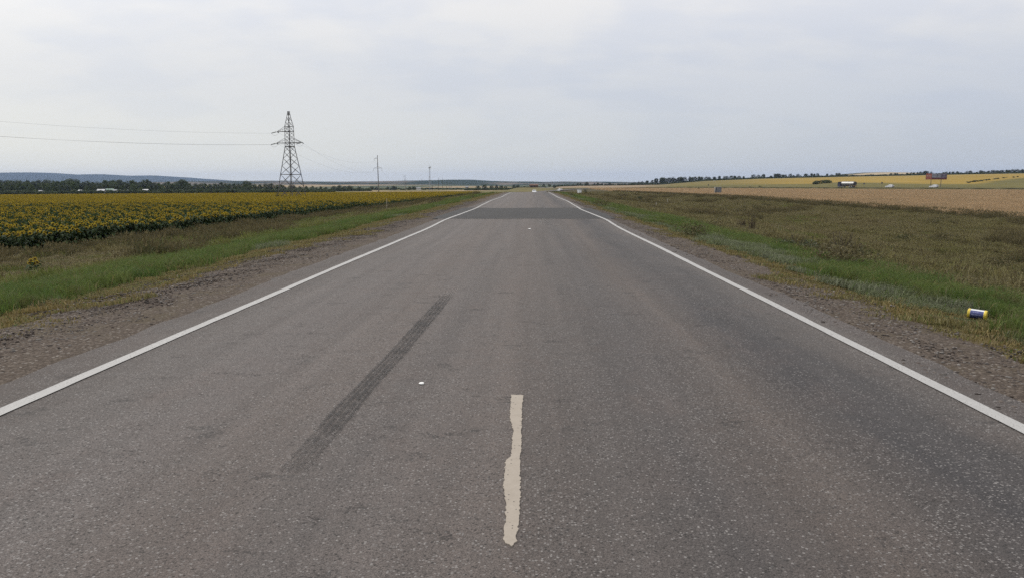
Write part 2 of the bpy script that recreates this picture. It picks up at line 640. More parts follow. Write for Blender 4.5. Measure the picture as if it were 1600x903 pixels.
road_y = np.unique(np.concatenate([np.arange(-12, 30, .25), np.arange(30, 170, .75), np.arange(170, 642, 4.0)]))


def edge_noise(y, seed, amp):
    r = np.random.default_rng(seed)
    a = np.interp(y, np.arange(-20, 760, .35), r.normal(0, 1, len(np.arange(-20, 760, .35))))
    b = np.interp(y, np.arange(-20, 760, 3.1), r.normal(0, 1, len(np.arange(-20, 760, 3.1))))
    return amp * (.45 * a + .8 * b)


CURVE = lambda y: 0.0006 * np.clip(np.asarray(y, float) - 330, 0, None) ** 2


def strip(name, ylist, xl, xr, dz, mat, parent=None, ncol=2, uv=False):
    """A sheet that follows the road between two edges x = xl(y) and xr(y)."""
    y = np.asarray(ylist, float)
    a, b = np.broadcast_to(xl, y.shape), np.broadcast_to(xr, y.shape)
    tt = np.linspace(0, 1, ncol)
    X = a[:, None] * (1 - tt) + b[:, None] * tt
    Y = np.repeat(y[:, None], ncol, 1)
    X = X + CURVE(Y)
    Z = np.where(Y > 330, np.maximum(roadz(Y), H(X, Y) + .08), roadz(Y)) + dz
    idx = np.arange(X.size).reshape(X.shape)
    f = np.stack([idx[:-1, :-1], idx[:-1, 1:], idx[1:, 1:], idx[1:, :-1]], -1).reshape(-1, 4)
    me = mesh_from(name, np.stack([X, Y, Z], -1).reshape(-1, 3), f, [mat], smooth=True)
    if uv:
        lay = me.uv_layers.new(name='UVMap')
        U = np.repeat(tt[None, :], len(y), 0).reshape(-1)
        V = np.repeat(np.linspace(0, 1, len(y))[:, None], ncol, 1).reshape(-1)
        li = f.reshape(-1)
        lay.data.foreach_set('uv', np.stack([U[li], V[li]], -1).astype(np.float32).ravel())
    return link(name, me, parent)


road = strip("road", road_y, -4.46 + edge_noise(road_y, 1, .06), 3.77 + edge_noise(road_y, 2, .05), 0.0, M_ASPH, ncol=8)
tag(road, "straight grey asphalt road with a dark patch across both lanes", "road", kind='structure')

# gravel shoulders
gmat, t = new_mat("gravel_bed")
p = wpos(t)
va = t.n('ShaderNodeTexVoronoi', {'Vector': p, 'Scale': 30.0}, feature='F1')
vb = t.n('ShaderNodeTexVoronoi', {'Vector': p, 'Scale': 75.0}, feature='F1')
ra = t.n('ShaderNodeSeparateColor', {0: va.outputs['Color']}).outputs
rb = t.n('ShaderNodeSeparateColor', {0: vb.outputs['Color']}).outputs
pc = t.mix(ra[0], (.050, .038, .030), (.135, .110, .090))
pc = t.mix(t.math('GREATER_THAN', ra[1], .93), pc, (.21, .19, .17))
pc = t.mix(t.maprange(va.outputs['Distance'], .35, .62), pc, t.mix(rb[0], (.038, .029, .022), (.080, .061, .047)))
big = t.noise(p, 1.1, 5.0, .6)
pc = t.mix(t.maprange(big, .48, .72, 0, .7, True), pc, (.070, .055, .032))
hh = t.math('ADD', t.math('MULTIPLY', va.outputs['Distance'], -1.0), t.math('MULTIPLY', vb.outputs['Distance'], -.4))
bmp = t.n('ShaderNodeBump', {'Strength': .8, 'Distance': .02, 'Height': hh}).outputs[0]
out(t, t.n('ShaderNodeBsdfPrincipled', {'Base Color': pc, 'Roughness': .92, 'Specular IOR Level': .15, 'Normal': bmp}).outputs[0])


def shoulder(x0, x1, seed, label):
    y = road_y[road_y < 300]
    tt = np.linspace(0, 1, 7)
    b = x1 + edge_noise(y, seed, .16)
    X = x0 + (b - x0)[:, None] * tt
    Y = np.repeat(y[:, None], 7, 1)
    rise = .018 - .035 * (np.linspace(0, 1, 7) < .05)
    Z = np.maximum(H(X, Y), roadz(Y) - .03 - .06) + rise
    Z[:, 0] = roadz(y) - .03
    idx = np.arange(X.size).reshape(X.shape)
    q = [idx[:-1, :-1], idx[:-1, 1:], idx[1:, 1:], idx[1:, :-1]]
    if x1 < x0:
        q = q[::-1]
    f = np.stack(q, -1).reshape(-1, 4)
    o = link("gravel_shoulder", mesh_from("gravel_shoulder", np.stack([X, Y, Z], -1).reshape(-1, 3), f, [gmat], smooth=True))
    tag(o, label, "shoulder", kind='structure')


shoulder(-4.3, -6.15, 11, "stony brown gravel shoulder on the sunflower side of the road")
shoulder(3.62, 4.78, 12, "reddish gravel shoulder on the wheat side of the road")

# painted edge lines, worn
lmat, t = new_mat("white_road_paint")
p = wpos(t)
n1_ = t.noise(p, 60.0, 3.0, .7)
n2_ = t.noise(p, 4.0, 4.0, .6)
c = t.mix(t.maprange(n2_, .3, .7), (.28, .275, .268), (.36, .355, .347))
spots = t.math('GREATER_THAN', t.math('ADD', n1_, t.math('MULTIPLY', n2_, .5)), .86)
c = t.mix(t.math('MULTIPLY', spots, .8), c, (.12, .112, .106))
out(t, t.n('ShaderNodeBsdfPrincipled', {'Base Color': c, 'Roughness': .7, 'Specular IOR Level': .3}).outputs[0])

ly = road_y[road_y < 330]
wig = lambda y, s: (.12 * np.exp(-((y - 35.5) / 4.5) ** 2) - .10 * np.exp(-((y - 50) / 6.0) ** 2) + .12 * np.exp(-((y - 74) / 11.0) ** 2) - .10 * np.exp(-((y - 100) / 12.0) ** 2)) * s + edge_noise(y, 5, .006)
for xc, sgn in ((-3.86, -1), (3.34, 1)):
    c_ = xc + wig(ly, sgn)
    hw = .062
    o = strip("edge_line", ly, c_ - hw + edge_noise(ly, 21, .005), c_ + hw + edge_noise(ly, 22, .005), .008, lmat, road)

# the dark repair right across the road
py_ = np.linspace(36.6, 53.2, 34)
o = strip("asphalt_patch", py_, -4.72 + edge_noise(py_, 31, .05), 4.05 + edge_noise(py_, 32, .05), .004, M_PATCH, road, ncol=14)
me = o.data
n0 = 14
for i, v in enumerate(me.vertices):          # uneven saw-cut ends
    r_, c_ = divmod(i, n0)
    if r_ == 0:
        v.co.y += .5 * math.sin(c_ * 1.1) * .35 + .12 * (c_ - 7) / 7
    if r_ == len(py_) - 1:
        v.co.y += .9 * math.sin(c_ * .8 + 1) * .6
o['label'] = "dark fresh asphalt strip across the whole road"
dust, t = new_mat("pale_joint")
nn = t.noise(wpos(t), 1.2, 4.0, .7)
a_ = t.maprange(nn, .42, .62, 0.0, .8)
out(t, t.n('ShaderNodeMixShader', {0: a_, 1: t.n('ShaderNodeBsdfTransparent').outputs[0],
           2: t.n('ShaderNodeBsdfPrincipled', {'Base Color': (.12, .11, .10), 'Roughness': .9}).outputs[0]}).outputs[0])
for y0, wd in ((36.15, .34), (53.6, .5)):
    xj = np.linspace(-3.7, 3.2, 24)
    v, f = [], []
    for i, x in enumerate(xj):
        yo = y0 + .12 * math.sin(x * 1.4)
        v += [(x, yo - wd / 2, float(roadz(yo - wd / 2)) + .009), (x, yo + wd / 2, float(roadz(yo + wd / 2)) + .009)]
        if i:
            f.append((2 * i - 2, 2 * i, 2 * i + 1, 2 * i - 1))
    link("patch_joint", mesh_from("patch_joint", v, f, [dust]), road)


def on_road(px, py, dz=0.0):
    d = ray(px, py)
    z = 0.0
    for _ in range(6):
        s = (z + dz - EYE.z) / d.z
        p = EYE + d * s
        z = float(roadz(p.y))
    return p


# worn centre dash with a ragged outline
dl = [(190, 87), (183, 200), (192, 240), (203, 265), (195, 300), (192, 350), (188, 400), (165, 412), (158, 460), (150, 530), (152, 570), (160, 610), (163, 670),
      (165, 700), (158, 750), (155, 780), (148, 815), (165, 835), (190, 853)]
dr = [(218, 825), (215, 800), (224, 780), (226, 720), (232, 640), (235, 560), (234, 470), (235, 400), (240, 340), (241, 290), (239, 265), (243, 220), (244, 150), (250, 90)]
outl = []
ring = [Vector(on_road(740 + a / 3.225, 590 + b / 3.225)) for a, b in dl + dr]
for i, p0 in enumerate(ring):
    p1 = ring[(i + 1) % len(ring)]
    nseg = max(1, int((p1 - p0).length / .018))
    for j in range(nseg):
        q = p0.lerp(p1, j / nseg)
        outl.append((q.x + random.gauss(0, .0028), q.y + random.gauss(0, .004)))
dm, t = new_mat("dirty_thermoplastic")
p = wpos(t)
na, nb = t.noise(p, 14.0, 5.0, .7), t.noise(p, 85.0, 3.0, .6)
vd = t.n('ShaderNodeTexVoronoi', {'Vector': p, 'Scale': 70.0}, feature='F1')
rc = t.n('ShaderNodeSeparateColor', {0: vd.outputs['Color']}).outputs
c = t.mix(t.maprange(na, .3, .7), (.265, .23, .19), (.305, .268, .226))
c = t.mix(t.maprange(nb, .55, .75, 0, .5), c, (.215, .185, .155))
c = t.mix(t.math('MULTIPLY', t.math('GREATER_THAN', rc[0], .955), t.math('LESS_THAN', vd.outputs['Distance'], .36)), c, (.07, .06, .055))
bmp = t.n('ShaderNodeBump', {'Strength': .4, 'Distance': .003, 'Height': nb}).outputs[0]
out(t, t.n('ShaderNodeBsdfPrincipled', {'Base Color': c, 'Roughness': .75, 'Specular IOR Level': .3, 'Normal': bmp}).outputs[0])
bm = bmesh.new()
vs = [bm.verts.new((x, y, float(roadz(y)) + .006)) for x, y in outl]
fc = bm.faces.new(vs)
ex = bmesh.ops.extrude_face_region(bm, geom=[fc])
for v in [g_ for g_ in ex['geom'] if isinstance(g_, bmesh.types.BMVert)]:
    v.co.z -= .012
bmesh.ops.triangulate(bm, faces=bm.faces)
bmesh.ops.recalc_face_normals(bm, faces=bm.faces)
me = bpy.data.meshes.new("centre_dash")
bm.to_mesh(me)
bm.free()
me.materials.append(dm)
cd_ = link("centre_dash", me, road)
cd_['label'] = "chipped cream centre dash with ragged edges"

# tyre skid mark on the left lane
sm, t = new_mat("tyre_rubber_mark")
uvn = t.n('ShaderNodeUVMap', uv_map='UVMap').outputs[0]
us = t.n('ShaderNodeSeparateXYZ', {0: uvn}).outputs
p = wpos(t)
rib = t.math('ABSOLUTE', t.math('SUBTRACT', t.math('FRACT', t.math('MULTIPLY', us[0], 4.0)), .5))
gap = t.maprange(rib, .34, .43, 1.0, .10)
gap = t.math('MAXIMUM', gap, t.math('MULTIPLY', t.math('GREATER_THAN', t.noise(p, 45.0, 2.0), .56), .6))
sidefade = t.math('MULTIPLY', t.maprange(us[0], .02, .12), t.maprange(us[0], .98, .86))
endfade = t.math('MULTIPLY', t.maprange(us[1], .0, .16, 0.42, 1, True), t.maprange(us[1], .98, .76, 0, 1, True))
grain = t.maprange(t.noise(t.scalevec(p, (1, .35, 1)), 70.0, 4.0, .7), .30, .55)
patchy = t.maprange(t.noise(p, 5.0, 4.0, .65), .32, .60, .35, 1.0)
al = t.math('MULTIPLY', t.math('MULTIPLY', gap, sidefade), t.math('MULTIPLY', endfade, t.math('MULTIPLY', grain, patchy)))
al = t.math('MULTIPLY', al, .70)
out(t, t.n('ShaderNodeMixShader', {0: al, 1: t.n('ShaderNodeBsdfTransparent').outputs[0],
           2: t.n('ShaderNodeBsdfPrincipled', {'Base Color': (.018, .017, .017), 'Roughness': .7, 'Specular IOR Level': .3}).outputs[0]}).outputs[0])
pts = [(455, 738, 52), (469, 722, 51), (505, 681, 49), (539, 641, 46), (563, 614, 39), (584, 591, 35), (619, 554, 33), (650, 518, 29), (682, 482, 24), (692, 470, 21), (700, 461, 20), (709, 451, 19)]
yl, xl_, xr_ = [], [], []
for px, py, wpx in pts:
    a, b = on_road(px - wpx / 2, py), on_road(px + wpx / 2, py)
    yl.append(a.y)
    xl_.append(a.x)
    xr_.append(b.x)
yy = np.linspace(yl[0], yl[-1], 60)
strip("skid_mark", yy, np.interp(yy, yl, xl_), np.interp(yy, yl, xr_), .006, sm, road, ncol=9, uv=True)

# pale curved scuffs just before the patch
sc, t = new_mat("pale_scuff")
a_ = t.maprange(t.noise(wpos(t), 9.0, 3.0, .7), .35, .6, 0.0, .55)
out(t, t.n('ShaderNodeMixShader', {0: a_, 1: t.n('ShaderNodeBsdfTransparent').outputs[0],
           2: t.n('ShaderNodeBsdfPrincipled', {'Base Color': (.16, .152, .145), 'Roughness': .9}).outputs[0]}).outputs[0])
for off in (0.0, .16, .36):
    yy = np.linspace(29.5, 35.6, 18)
    tt = (35.6 - yy) / 6.1
    xx = .32 + off * .8 + .95 * tt ** 2.0 + .05 * np.sin(tt * 9)
    strip("scuff_mark", yy, xx - .022, xx + .022, .006, sc, road)

# the other road beyond the wheat
v, f = [], []
nn_ = 120
for i in range(nn_ + 1):
    c_ = SIDE_A + (SIDE_B - SIDE_A) * (i / nn_)
    nrm = np.array((_sd[1], -_sd[0]))
    zz = float(H(c_[0], c_[1])) + .12
    for s_ in (-4.0, 4.0):
        q = c_ + nrm * s_
        v.append((q[0], q[1], zz))
    if i:
        f.append((2 * i - 2, 2 * i, 2 * i + 1, 2 * i - 1))
tag(link("far_road", mesh_from("far_road", v, f, [M_SIDE])), "distant asphalt road that runs behind the wheat field", "road", kind='structure')

# ------------------------------------------------------------------ hills on the horizon


def hills(name, yc, crest, front, back, zbase, label, paint, nx_=220):
    pxs = np.array([c[0] for c in crest], float)
    pys = np.array([c[1] for c in crest], float)
    pp = np.linspace(pxs[0], pxs[-1], nx_)
    tt = np.linspace(0, 1, nx_)
    top = EYE.z - (np.interp(pp, pxs, pys) - 285.0) * yc / F_PX
    r = np.random.default_rng(int(yc))
    kk = np.ones(5) / 5
    top = np.convolve(np.pad(top, 2, mode='edge'), kk, mode='valid') + np.convolve(r.normal(0, 1, nx_ + 6), np.ones(7) / 7, 'valid') * yc / F_PX * .25
    rows = np.concatenate([np.linspace(-1, 0, 14), np.linspace(.15, 1, 6)])
    X = ((pp - 830) / F_PX * yc)[None, :].repeat(len(rows), 0)
    Y = np.where(rows < 0, yc + rows * front, yc + rows * back)[:, None].repeat(nx_, 1)
    prof = (np.cos(rows * math.pi) + 1) / 2
    Z = zbase + (np.maximum(top, zbase + .5) - zbase)[None, :] * prof[:, None]
    idx = np.arange(X.size).reshape(X.shape)
    fa = np.stack([idx[:-1, :-1], idx[:-1, 1:], idx[1:, 1:], idx[1:, :-1]], -1).reshape(-1, 4)
    m, t = new_mat(name)
    at = t.n('ShaderNodeVertexColor', layer_name='zone').outputs[0]
    n = t.noise(wpos(t), .006, 5.0, .65)
    k = t.maprange(n, .3, .7, .8, 1.2)
    cc = t.mix(1.0, at, t.n('ShaderNodeCombineXYZ', {0: k, 1: k, 2: k}).outputs[0], 'MULTIPLY')
    out(t, t.n('ShaderNodeBsdfPrincipled', {'Base Color': cc, 'Roughness': 1.0, 'Specular IOR Level': 0.0}).outputs[0])
    me = mesh_from(name, np.stack([X, Y, Z], -1).reshape(-1, 3), fa, [m], smooth=True)
    PX = pp[None, :].repeat(len(rows), 0)
    col = paint(PX, rows[:, None].repeat(nx_, 1))
    at_ = me.color_attributes.new('zone', 'FLOAT_COLOR', 'POINT')
    at_.data.foreach_set('color', np.concatenate([col.reshape(-1, 3), np.ones((col.size // 3, 1))], 1).astype(np.float32).ravel())
    return tag(link(name, me), label, "hills", kind='structure')


WOOD = np.array((.030, .042, .030))
PALE = np.array((.135, .115, .092))


def p_wood(px, r):
    return np.broadcast_to(np.array((.035, .05, .045)), px.shape + (3,)).copy()


def p_fields(px, r):
    stripe = np.sin(r * 21 + px * .013) + .8 * np.sin(px * .047 + r * 9) + .5 * np.sin(px * .11 + 2)
    f = sstep(-.2, .5, stripe)
    f = f * (1 - sstep(-.28, -.08, r) * (.55 + .45 * np.sin(px * .03 + 1) ** 2))
    f = f * (1 - sstep(660, 690, px) * sstep(800, 760, px) * sstep(-.75, -.6, r))
    return WOOD * (1 - f[..., None]) + PALE * f[..., None]


def p_tan(px, r):
    f = sstep(-.06, -.14, r)
    return np.array((.07, .07, .045)) * (1 - f[..., None]) + np.array((.31, .25, .165)) * f[..., None]


hills("hills", 11000.0, [(-160, 272), (-60, 271), (0, 270.6), (40, 270.2), (80, 270.8), (100, 272.2), (118, 273.4), (140, 273.3), (158, 272.6), (180, 274), (200, 275.2), (222, 275),
      (245, 275), (262, 276.2), (290, 278), (310, 279.6), (330, 281), (350, 282.6), (372, 284), (400, 285.5), (440, 287)], 2600, 2000, -30,
      "long blue wooded ridge on the far horizon", p_wood)
hills("hills", 5200.0, [(230, 287), (300, 284.2), (360, 283.4), (410, 283.2), (430, 282.8), (450, 283.8), (520, 284.6), (600, 283.8), (640, 283), (660, 282.6), (690, 282.2), (702, 281.6),
      (738, 281.4), (750, 282.4), (775, 283.6), (830, 284.2), (850, 284.6), (878, 284.2), (905, 284.6), (940, 284.2), (960, 285), (1000, 285.4), (1040, 286), (1090, 286.5)], 2400, 1500, -22,
      "low hills with pale fields and dark woods behind the valley", p_fields)
hills("hills", 3000.0, [(1255, 277), (1290, 275), (1315, 272.6), (1335, 270.9), (1350, 270.4), (1378, 270.6), (1395, 271.4), (1420, 272.8), (1470, 275), (1500, 276)], 900, 500, 6,
      "pale stubble hill showing in the gap of the shelterbelt", p_tan)

# ------------------------------------------------------------------ scattered ground cover
def scatter(name, pts, rotz, scl, idx, protos, label, follow=True, tilt=0.0):
    """ONE object of ground cover: clumps set out on points of the terrain."""
    pts = np.asarray(pts, float)
    n = len(pts)
    me = bpy.data.meshes.new(name)
    me.vertices.add(n)
    me.vertices.foreach_set('co', pts.astype(np.float32).ravel())
    rotz = np.asarray(rotz, float)
    if follow:
        e = 0.6
        gx = (H(pts[:, 0] + e, pts[:, 1]) - H(pts[:, 0] - e, pts[:, 1])) / (2 * e)
        gy = (H(pts[:, 0], pts[:, 1] + e) - H(pts[:, 0], pts[:, 1] - e)) / (2 * e)
    else:
        gx = gy = np.zeros(n)
    if tilt:
        gx = gx + rng.normal(0, tilt, n)
        gy = gy + rng.normal(0, tilt, n)
    nz = np.stack([-gx, -gy, np.ones(n)], -1)
    nz /= np.linalg.norm(nz, axis=1)[:, None]
    xa = np.stack([np.cos(rotz), np.sin(rotz), np.zeros(n)], -1)
    xa -= nz * (xa * nz).sum(1)[:, None]
    xa /= np.linalg.norm(xa, axis=1)[:, None]
    ya = np.cross(nz, xa)
    rot = np.stack([np.arctan2(ya[:, 2], nz[:, 2]), -np.arcsin(np.clip(xa[:, 2], -1, 1)), np.arctan2(xa[:, 1], xa[:, 0])], -1)
    a = me.attributes.new('rot', 'FLOAT_VECTOR', 'POINT')
    a.data.foreach_set('vector', rot.astype(np.float32).ravel())
    a = me.attributes.new('scl', 'FLOAT', 'POINT')
    a.data.foreach_set('value', np.asarray(scl, np.float32))
    a = me.attributes.new('idx', 'INT', 'POINT')
    a.data.foreach_set('value', np.asarray(idx, np.int32))
    o = link(name, me)
    ng = bpy.data.node_groups.new(name + "_clumps", 'GeometryNodeTree')
    ng.interface.new_socket('Geometry', in_out='INPUT', socket_type='NodeSocketGeometry')
    ng.interface.new_socket('Geometry', in_out='OUTPUT', socket_type='NodeSocketGeometry')
    N, Lk = ng.nodes, ng.links
    gi, go = N.new('NodeGroupInput'), N.new('NodeGroupOutput')

    def attr(nm, dt):
        q = N.new('GeometryNodeInputNamedAttribute')
        q.data_type = dt
        q.inputs['Name'].default_value = nm
        return q.outputs[0]
    ar, as_, ai = attr('rot', 'FLOAT_VECTOR'), attr('scl', 'FLOAT'), attr('idx', 'INT')
    er = N.new('FunctionNodeEulerToRotation')
    Lk.new(ar, er.inputs[0])
    join = N.new('GeometryNodeJoinGeometry')
    for k, pm in enumerate(protos):
        po = bpy.data.objects.new(name + "_clump", pm)
        oi = N.new('GeometryNodeObjectInfo')
        oi.inputs[0].default_value = po
        cmp_ = N.new('FunctionNodeCompare')
        cmp_.data_type = 'INT'
        cmp_.operation = 'EQUAL'
        Lk.new(ai, cmp_.inputs[2])
        cmp_.inputs[3].default_value = k
        ip = N.new('GeometryNodeInstanceOnPoints')
        Lk.new(gi.outputs[0], ip.inputs['Points'])
        Lk.new(cmp_.outputs[0], ip.inputs['Selection'])
        Lk.new(oi.outputs['Geometry'], ip.inputs['Instance'])
        Lk.new(er.outputs[0], ip.inputs['Rotation'])
        Lk.new(as_, ip.inputs['Scale'])
        Lk.new(ip.outputs[0], join.inputs[0])
    Lk.new(join.outputs[0], go.inputs[0])
    md = o.modifiers.new('clumps', 'NODES')
    md.node_group = ng
    tag(o, label, None, None, 'stuff')
    return o


def blades(n, size, h0, h1, wd, lean, seed, mats, heads=None, clumped=0.0, msplit=None):
    """A patch of grass: n bent blades, some with a seed head."""
    r = np.random.default_rng(seed)
    if clumped:
        cc = r.uniform(-size / 2, size / 2, (max(3, int(n / clumped)), 2))
        b = cc[r.integers(0, len(cc), n)] + r.normal(0, .05 * size, (n, 2))
    else:
        b = r.uniform(-size / 2, size / 2, (n, 2))
    h = r.uniform(h0, h1, n) * r.uniform(.75, 1.0, n)
    th = r.uniform(0, 2 * np.pi, n)
    fa = r.uniform(0, 2 * np.pi, n)
    ln = h * r.uniform(.25, 1.0, n) * lean
    d = np.stack([np.cos(th), np.sin(th)], -1)
    s = np.stack([np.cos(fa), np.sin(fa)], -1) * (wd * r.uniform(.6, 1.3, n))[:, None]
    v = np.zeros((n, 5, 3))
    v[:, 0, :2], v[:, 1, :2] = b - s, b + s
    m = b + d * (ln * .35)[:, None]
    v[:, 2, :2], v[:, 3, :2] = m - s * .8, m + s * .8
    v[:, 2, 2] = v[:, 3, 2] = h * .6
    v[:, 4, :2] = b + d * ln[:, None]
    v[:, 4, 2] = h * np.sqrt(np.clip(1 - (.55 * lean) ** 2, .3, 1))
    v[:, :2, 2] = -.02
    base = (np.arange(n) * 5)[:, None, None]
    f = (np.array([[0, 1, 2], [1, 3, 2], [2, 3, 4]])[None] + base).reshape(-1, 3)
    mi = np.repeat((r.random(n) < (msplit or 0)).astype(int), 3)
    verts = [v.reshape(-1, 3)]
    faces = [f]
    mids = [mi]
    off = n * 5
    if heads:
        cnt, hs = heads
        pick = r.choice(n, min(cnt, n), replace=False)
        tip = v[pick, 4]
        for k_ in range(2):
            a = fa[pick] + k_ * np.pi / 2
            e = np.stack([np.cos(a), np.sin(a), np.zeros(len(a))], -1) * hs * .3
            up = np.array([0, 0, hs])
            hv = np.stack([tip - e - up * .3, tip + e - up * .3, tip + up], 1)
            verts.append(hv.reshape(-1, 3))
            faces.append(np.arange(len(pick) * 3).reshape(-1, 3) + off)
            mids.append(np.full(len(pick), len(mats) - 1))
            off += len(pick) * 3
    return mesh_from("clump", np.concatenate(verts), np.concatenate(faces), mats, np.concatenate(mids))


def leaf_blob(n, rad, leaf, seed, mats, flat=.7, spikes=0, base=0.0, msplit=.0):
    """Leafy clump: many small leaf quads through an uneven volume."""
    r = np.random.default_rng(seed)
    nb = 7
    c = r.normal(0, .38, (nb, 3)) * np.array([rad, rad, rad * flat * .6])
    c[:, 2] = np.abs(c[:, 2]) + base + rad * flat * .35
    br = r.uniform(.35, .62, nb) * rad
    k = r.integers(0, nb, n)
    d = r.normal(0, 1, (n, 3))
    d /= np.linalg.norm(d, axis=1)[:, None]
    p = c[k] + d * (br[k] * r.uniform(.4, 1.05, n) ** .6)[:, None] * np.array([1, 1, flat])
    p[:, 2] = np.maximum(p[:, 2], base + .02)
    if spikes:
        q = r.choice(n, spikes, replace=False)
        p[q, 2] += r.uniform(.1, .45, spikes) * rad
    a = r.normal(0, 1, (n, 3))
    a /= np.linalg.norm(a, axis=1)[:, None]
    b = np.cross(a, r.normal(0, 1, (n, 3)))
    b /= np.linalg.norm(b, axis=1)[:, None]
    sz = leaf * r.uniform(.6, 1.4, n)
    a, b = a * sz[:, None], b * (sz * .6)[:, None]
    v = np.stack([p - a, p + b, p + a, p - b], 1).reshape(-1, 3)
    f = np.arange(n * 4).reshape(-1, 4)
    return v, f, (r.random(n) < msplit).astype(int)


M_GREEN = leafy("green_grass", (.070, .118, .026), (.112, .145, .038), (.105, .095, .042), .9, .40)
M_GREY = leafy("grey_green_herb", (.150, .162, .104), (.145, .168, .082), (.10, .112, .066), .9, .35)
M_DRY = leafy("dry_short_grass", (.200, .155, .062), (.165, .145, .060), (.15, .125, .075), .8, .3)
M_MEAD = leafy("brown_meadow", (.172, .145, .072), (.155, .140, .056), (.120, .122, .042), .16, .45, streak=(1, .45, 1))
M_MEADL = leafy("meadow_stalks", (.160, .132, .068), (.13, .11, .055), None, .2, .3)
M_WEED = leafy("dark_weeds", (.070, .068, .030), (.095, .080, .040), (.060, .074, .028), .3, .35)
M_WHEAT = leafy("ripe_wheat", (.50, .375, .235), (.46, .345, .215), (.41, .32, .20), .06, .4, streak=(1, .4, 1), inst=.25)
M_SFLEAF = leafy("sunflower_leaf", (.022, .040, .014), (.033, .055, .017), (.045, .064, .024), 1.5, .25, .8)
M_STEM = leafy("sunflower_stem", (.05, .075, .025), (.06, .085, .03), None, 1.0, .1)
M_PETAL = leafy("sunflower_petal", (.40, .288, .025), (.44, .33, .033), (.31, .21, .02), .3, .35, .6, inst=.2)
M_DISC = leafy("sunflower_disc", (.055, .032, .014), (.085, .05, .018), None, 2.0, .0, .9)

# --- stones of the shoulders
stone_mats = []
for nm, a, b in (("stone_brown", (.070, .054, .046), (.108, .09, .078)), ("stone_grey", (.115, .105, .097), (.165, .152, .14)), ("stone_dark", (.034, .028, .025), (.052, .043, .038))):
    stone_mats.append(leafy(nm, a, b, None, 6.0, 0.0, .9, inst=.3))


def stone_patch(n, seed, s0, s1):
    r = np.random.default_rng(seed)
    bm_ = bmesh.new()
    bmesh.ops.create_icosphere(bm_, subdivisions=1, radius=1)
    uv_ = np.array([v.co for v in bm_.verts])
    uf = np.array([[v.index for v in f_.verts] for f_ in bm_.faces])
    bm_.free()
    vs_, fs_, ms_ = [], [], []
    for i in range(n):
        s = s0 * (s1 / s0) ** (r.random() ** 2.2)
        q = uv_ * (1 + r.normal(0, .16, (len(uv_), 1))) * np.array([1, r.uniform(.6, 1), r.uniform(.4, .75)]) * s
        a = r.uniform(0, 6.28)
        q = np.stack([q[:, 0] * np.cos(a) - q[:, 1] * np.sin(a), q[:, 0] * np.sin(a) + q[:, 1] * np.cos(a), q[:, 2] + s * .25], -1)
        q[:, :2] += r.uniform(-.5, .5, 2)
        vs_.append(q)
        fs_.append(uf + i * len(uv_))
        ms_.append(np.full(len(uf), r.choice(3, p=[.6, .2, .2])))
    return mesh_from("stones", np.concatenate(vs_), np.concatenate(fs_), stone_mats, np.concatenate(ms_))


CAN_Y = 10.6
CAN_X = at_depth(1527, 493, CAN_Y).x
st_protos = [stone_patch(420, 40 + i, .006, .024) for i in range(4)]
P, RZ, SC, ID = [], [], [], []


def spread(x0, x1, y0, y1, step, jitter=.5, keep=1.0):
    xx, yy = np.meshgrid(np.arange(x0, x1, step), np.arange(y0, y1, step))
    xx = xx.ravel() + rng.uniform(-jitter, jitter, xx.size) * step
    yy = yy.ravel() + rng.uniform(-jitter, jitter, yy.size) * step
    k = rng.random(xx.size) < keep
    return xx[k], yy[k]


def in_frame(x, y, pad=4.0):
    return (x > -.71 * y - pad) & (x < .66 * y + pad)


xa, ya = spread(-6.0, -4.85, 4, 75, .62)
xb, yb = spread(4.25, 4.75, 4, 75, .62)
X = np.concatenate([xa, xb])
Y = np.concatenate([ya, yb])
k = in_frame(X, Y)
X, Y = X[k], Y[k]
scatter("gravel", np.stack([X, Y, H(X, Y) + .012], -1), rng.uniform(0, 6.28, len(X)), rng.uniform(.8, 1.25, len(X)), rng.integers(0, 4, len(X)), st_protos,
        "loose brown and grey stones lying on the road shoulders")


def cover(name, parts_, protos, label, smin=.8, smax=1.25, dz=0.0, tilt=0.05, clear=.92, pick=None):
    X = np.concatenate([p_[0] for p_ in parts_])
    Y = np.concatenate([p_[1] for p_ in parts_])
    k = in_frame(X, Y) & ~((np.abs(X - CAN_X * (Y / CAN_Y)) < clear) & (Y > CAN_Y - 2.6 * clear) & (Y < CAN_Y + .6 * clear))
    X, Y = X[k], Y[k]
    return scatter(name, np.stack([X, Y, H(X, Y) + dz], -1), rng.uniform(0, 6.28, len(X)), rng.uniform(smin, smax, len(X)), rng.integers(0, len(protos), len(X)) if pick is None else pick(X, Y), protos, label, tilt=tilt)


# ragged limits for the strips
def ragged(x, y, lim, sgn, amp):
    return (np.abs(x) - lim) * sgn > amp * wob(x, y, 1.7) + .5 * amp * wob(y, x, .6)


# --- short dry grass on the outer shoulder
dry_p = [blades(620, 1.0, .02, .065, .006, 1.4, 60 + i, [M_DRY, M_GREEN], msplit=.08, clumped=9) for i in range(3)]
sets = []
for sg, a, b in ((-1, 5.75, 7.7), (1, 4.55, 5.7)):
    x, y = spread(a, b + (2.2 if sg > 0 else 0), 5, 150, .47)
    k = (ragged(sg * x, y, a + .4, 1, .45) & (x < b)) | ((sg > 0) & ((x - CAN_X - .25) ** 2 + (y - CAN_Y + .8) ** 2 < 3.2))
    sets.append((sg * x[k], y[k]))
cover("dry_grass", sets, dry_p, "short straw coloured grass between gravel and green verge", clear=.30)

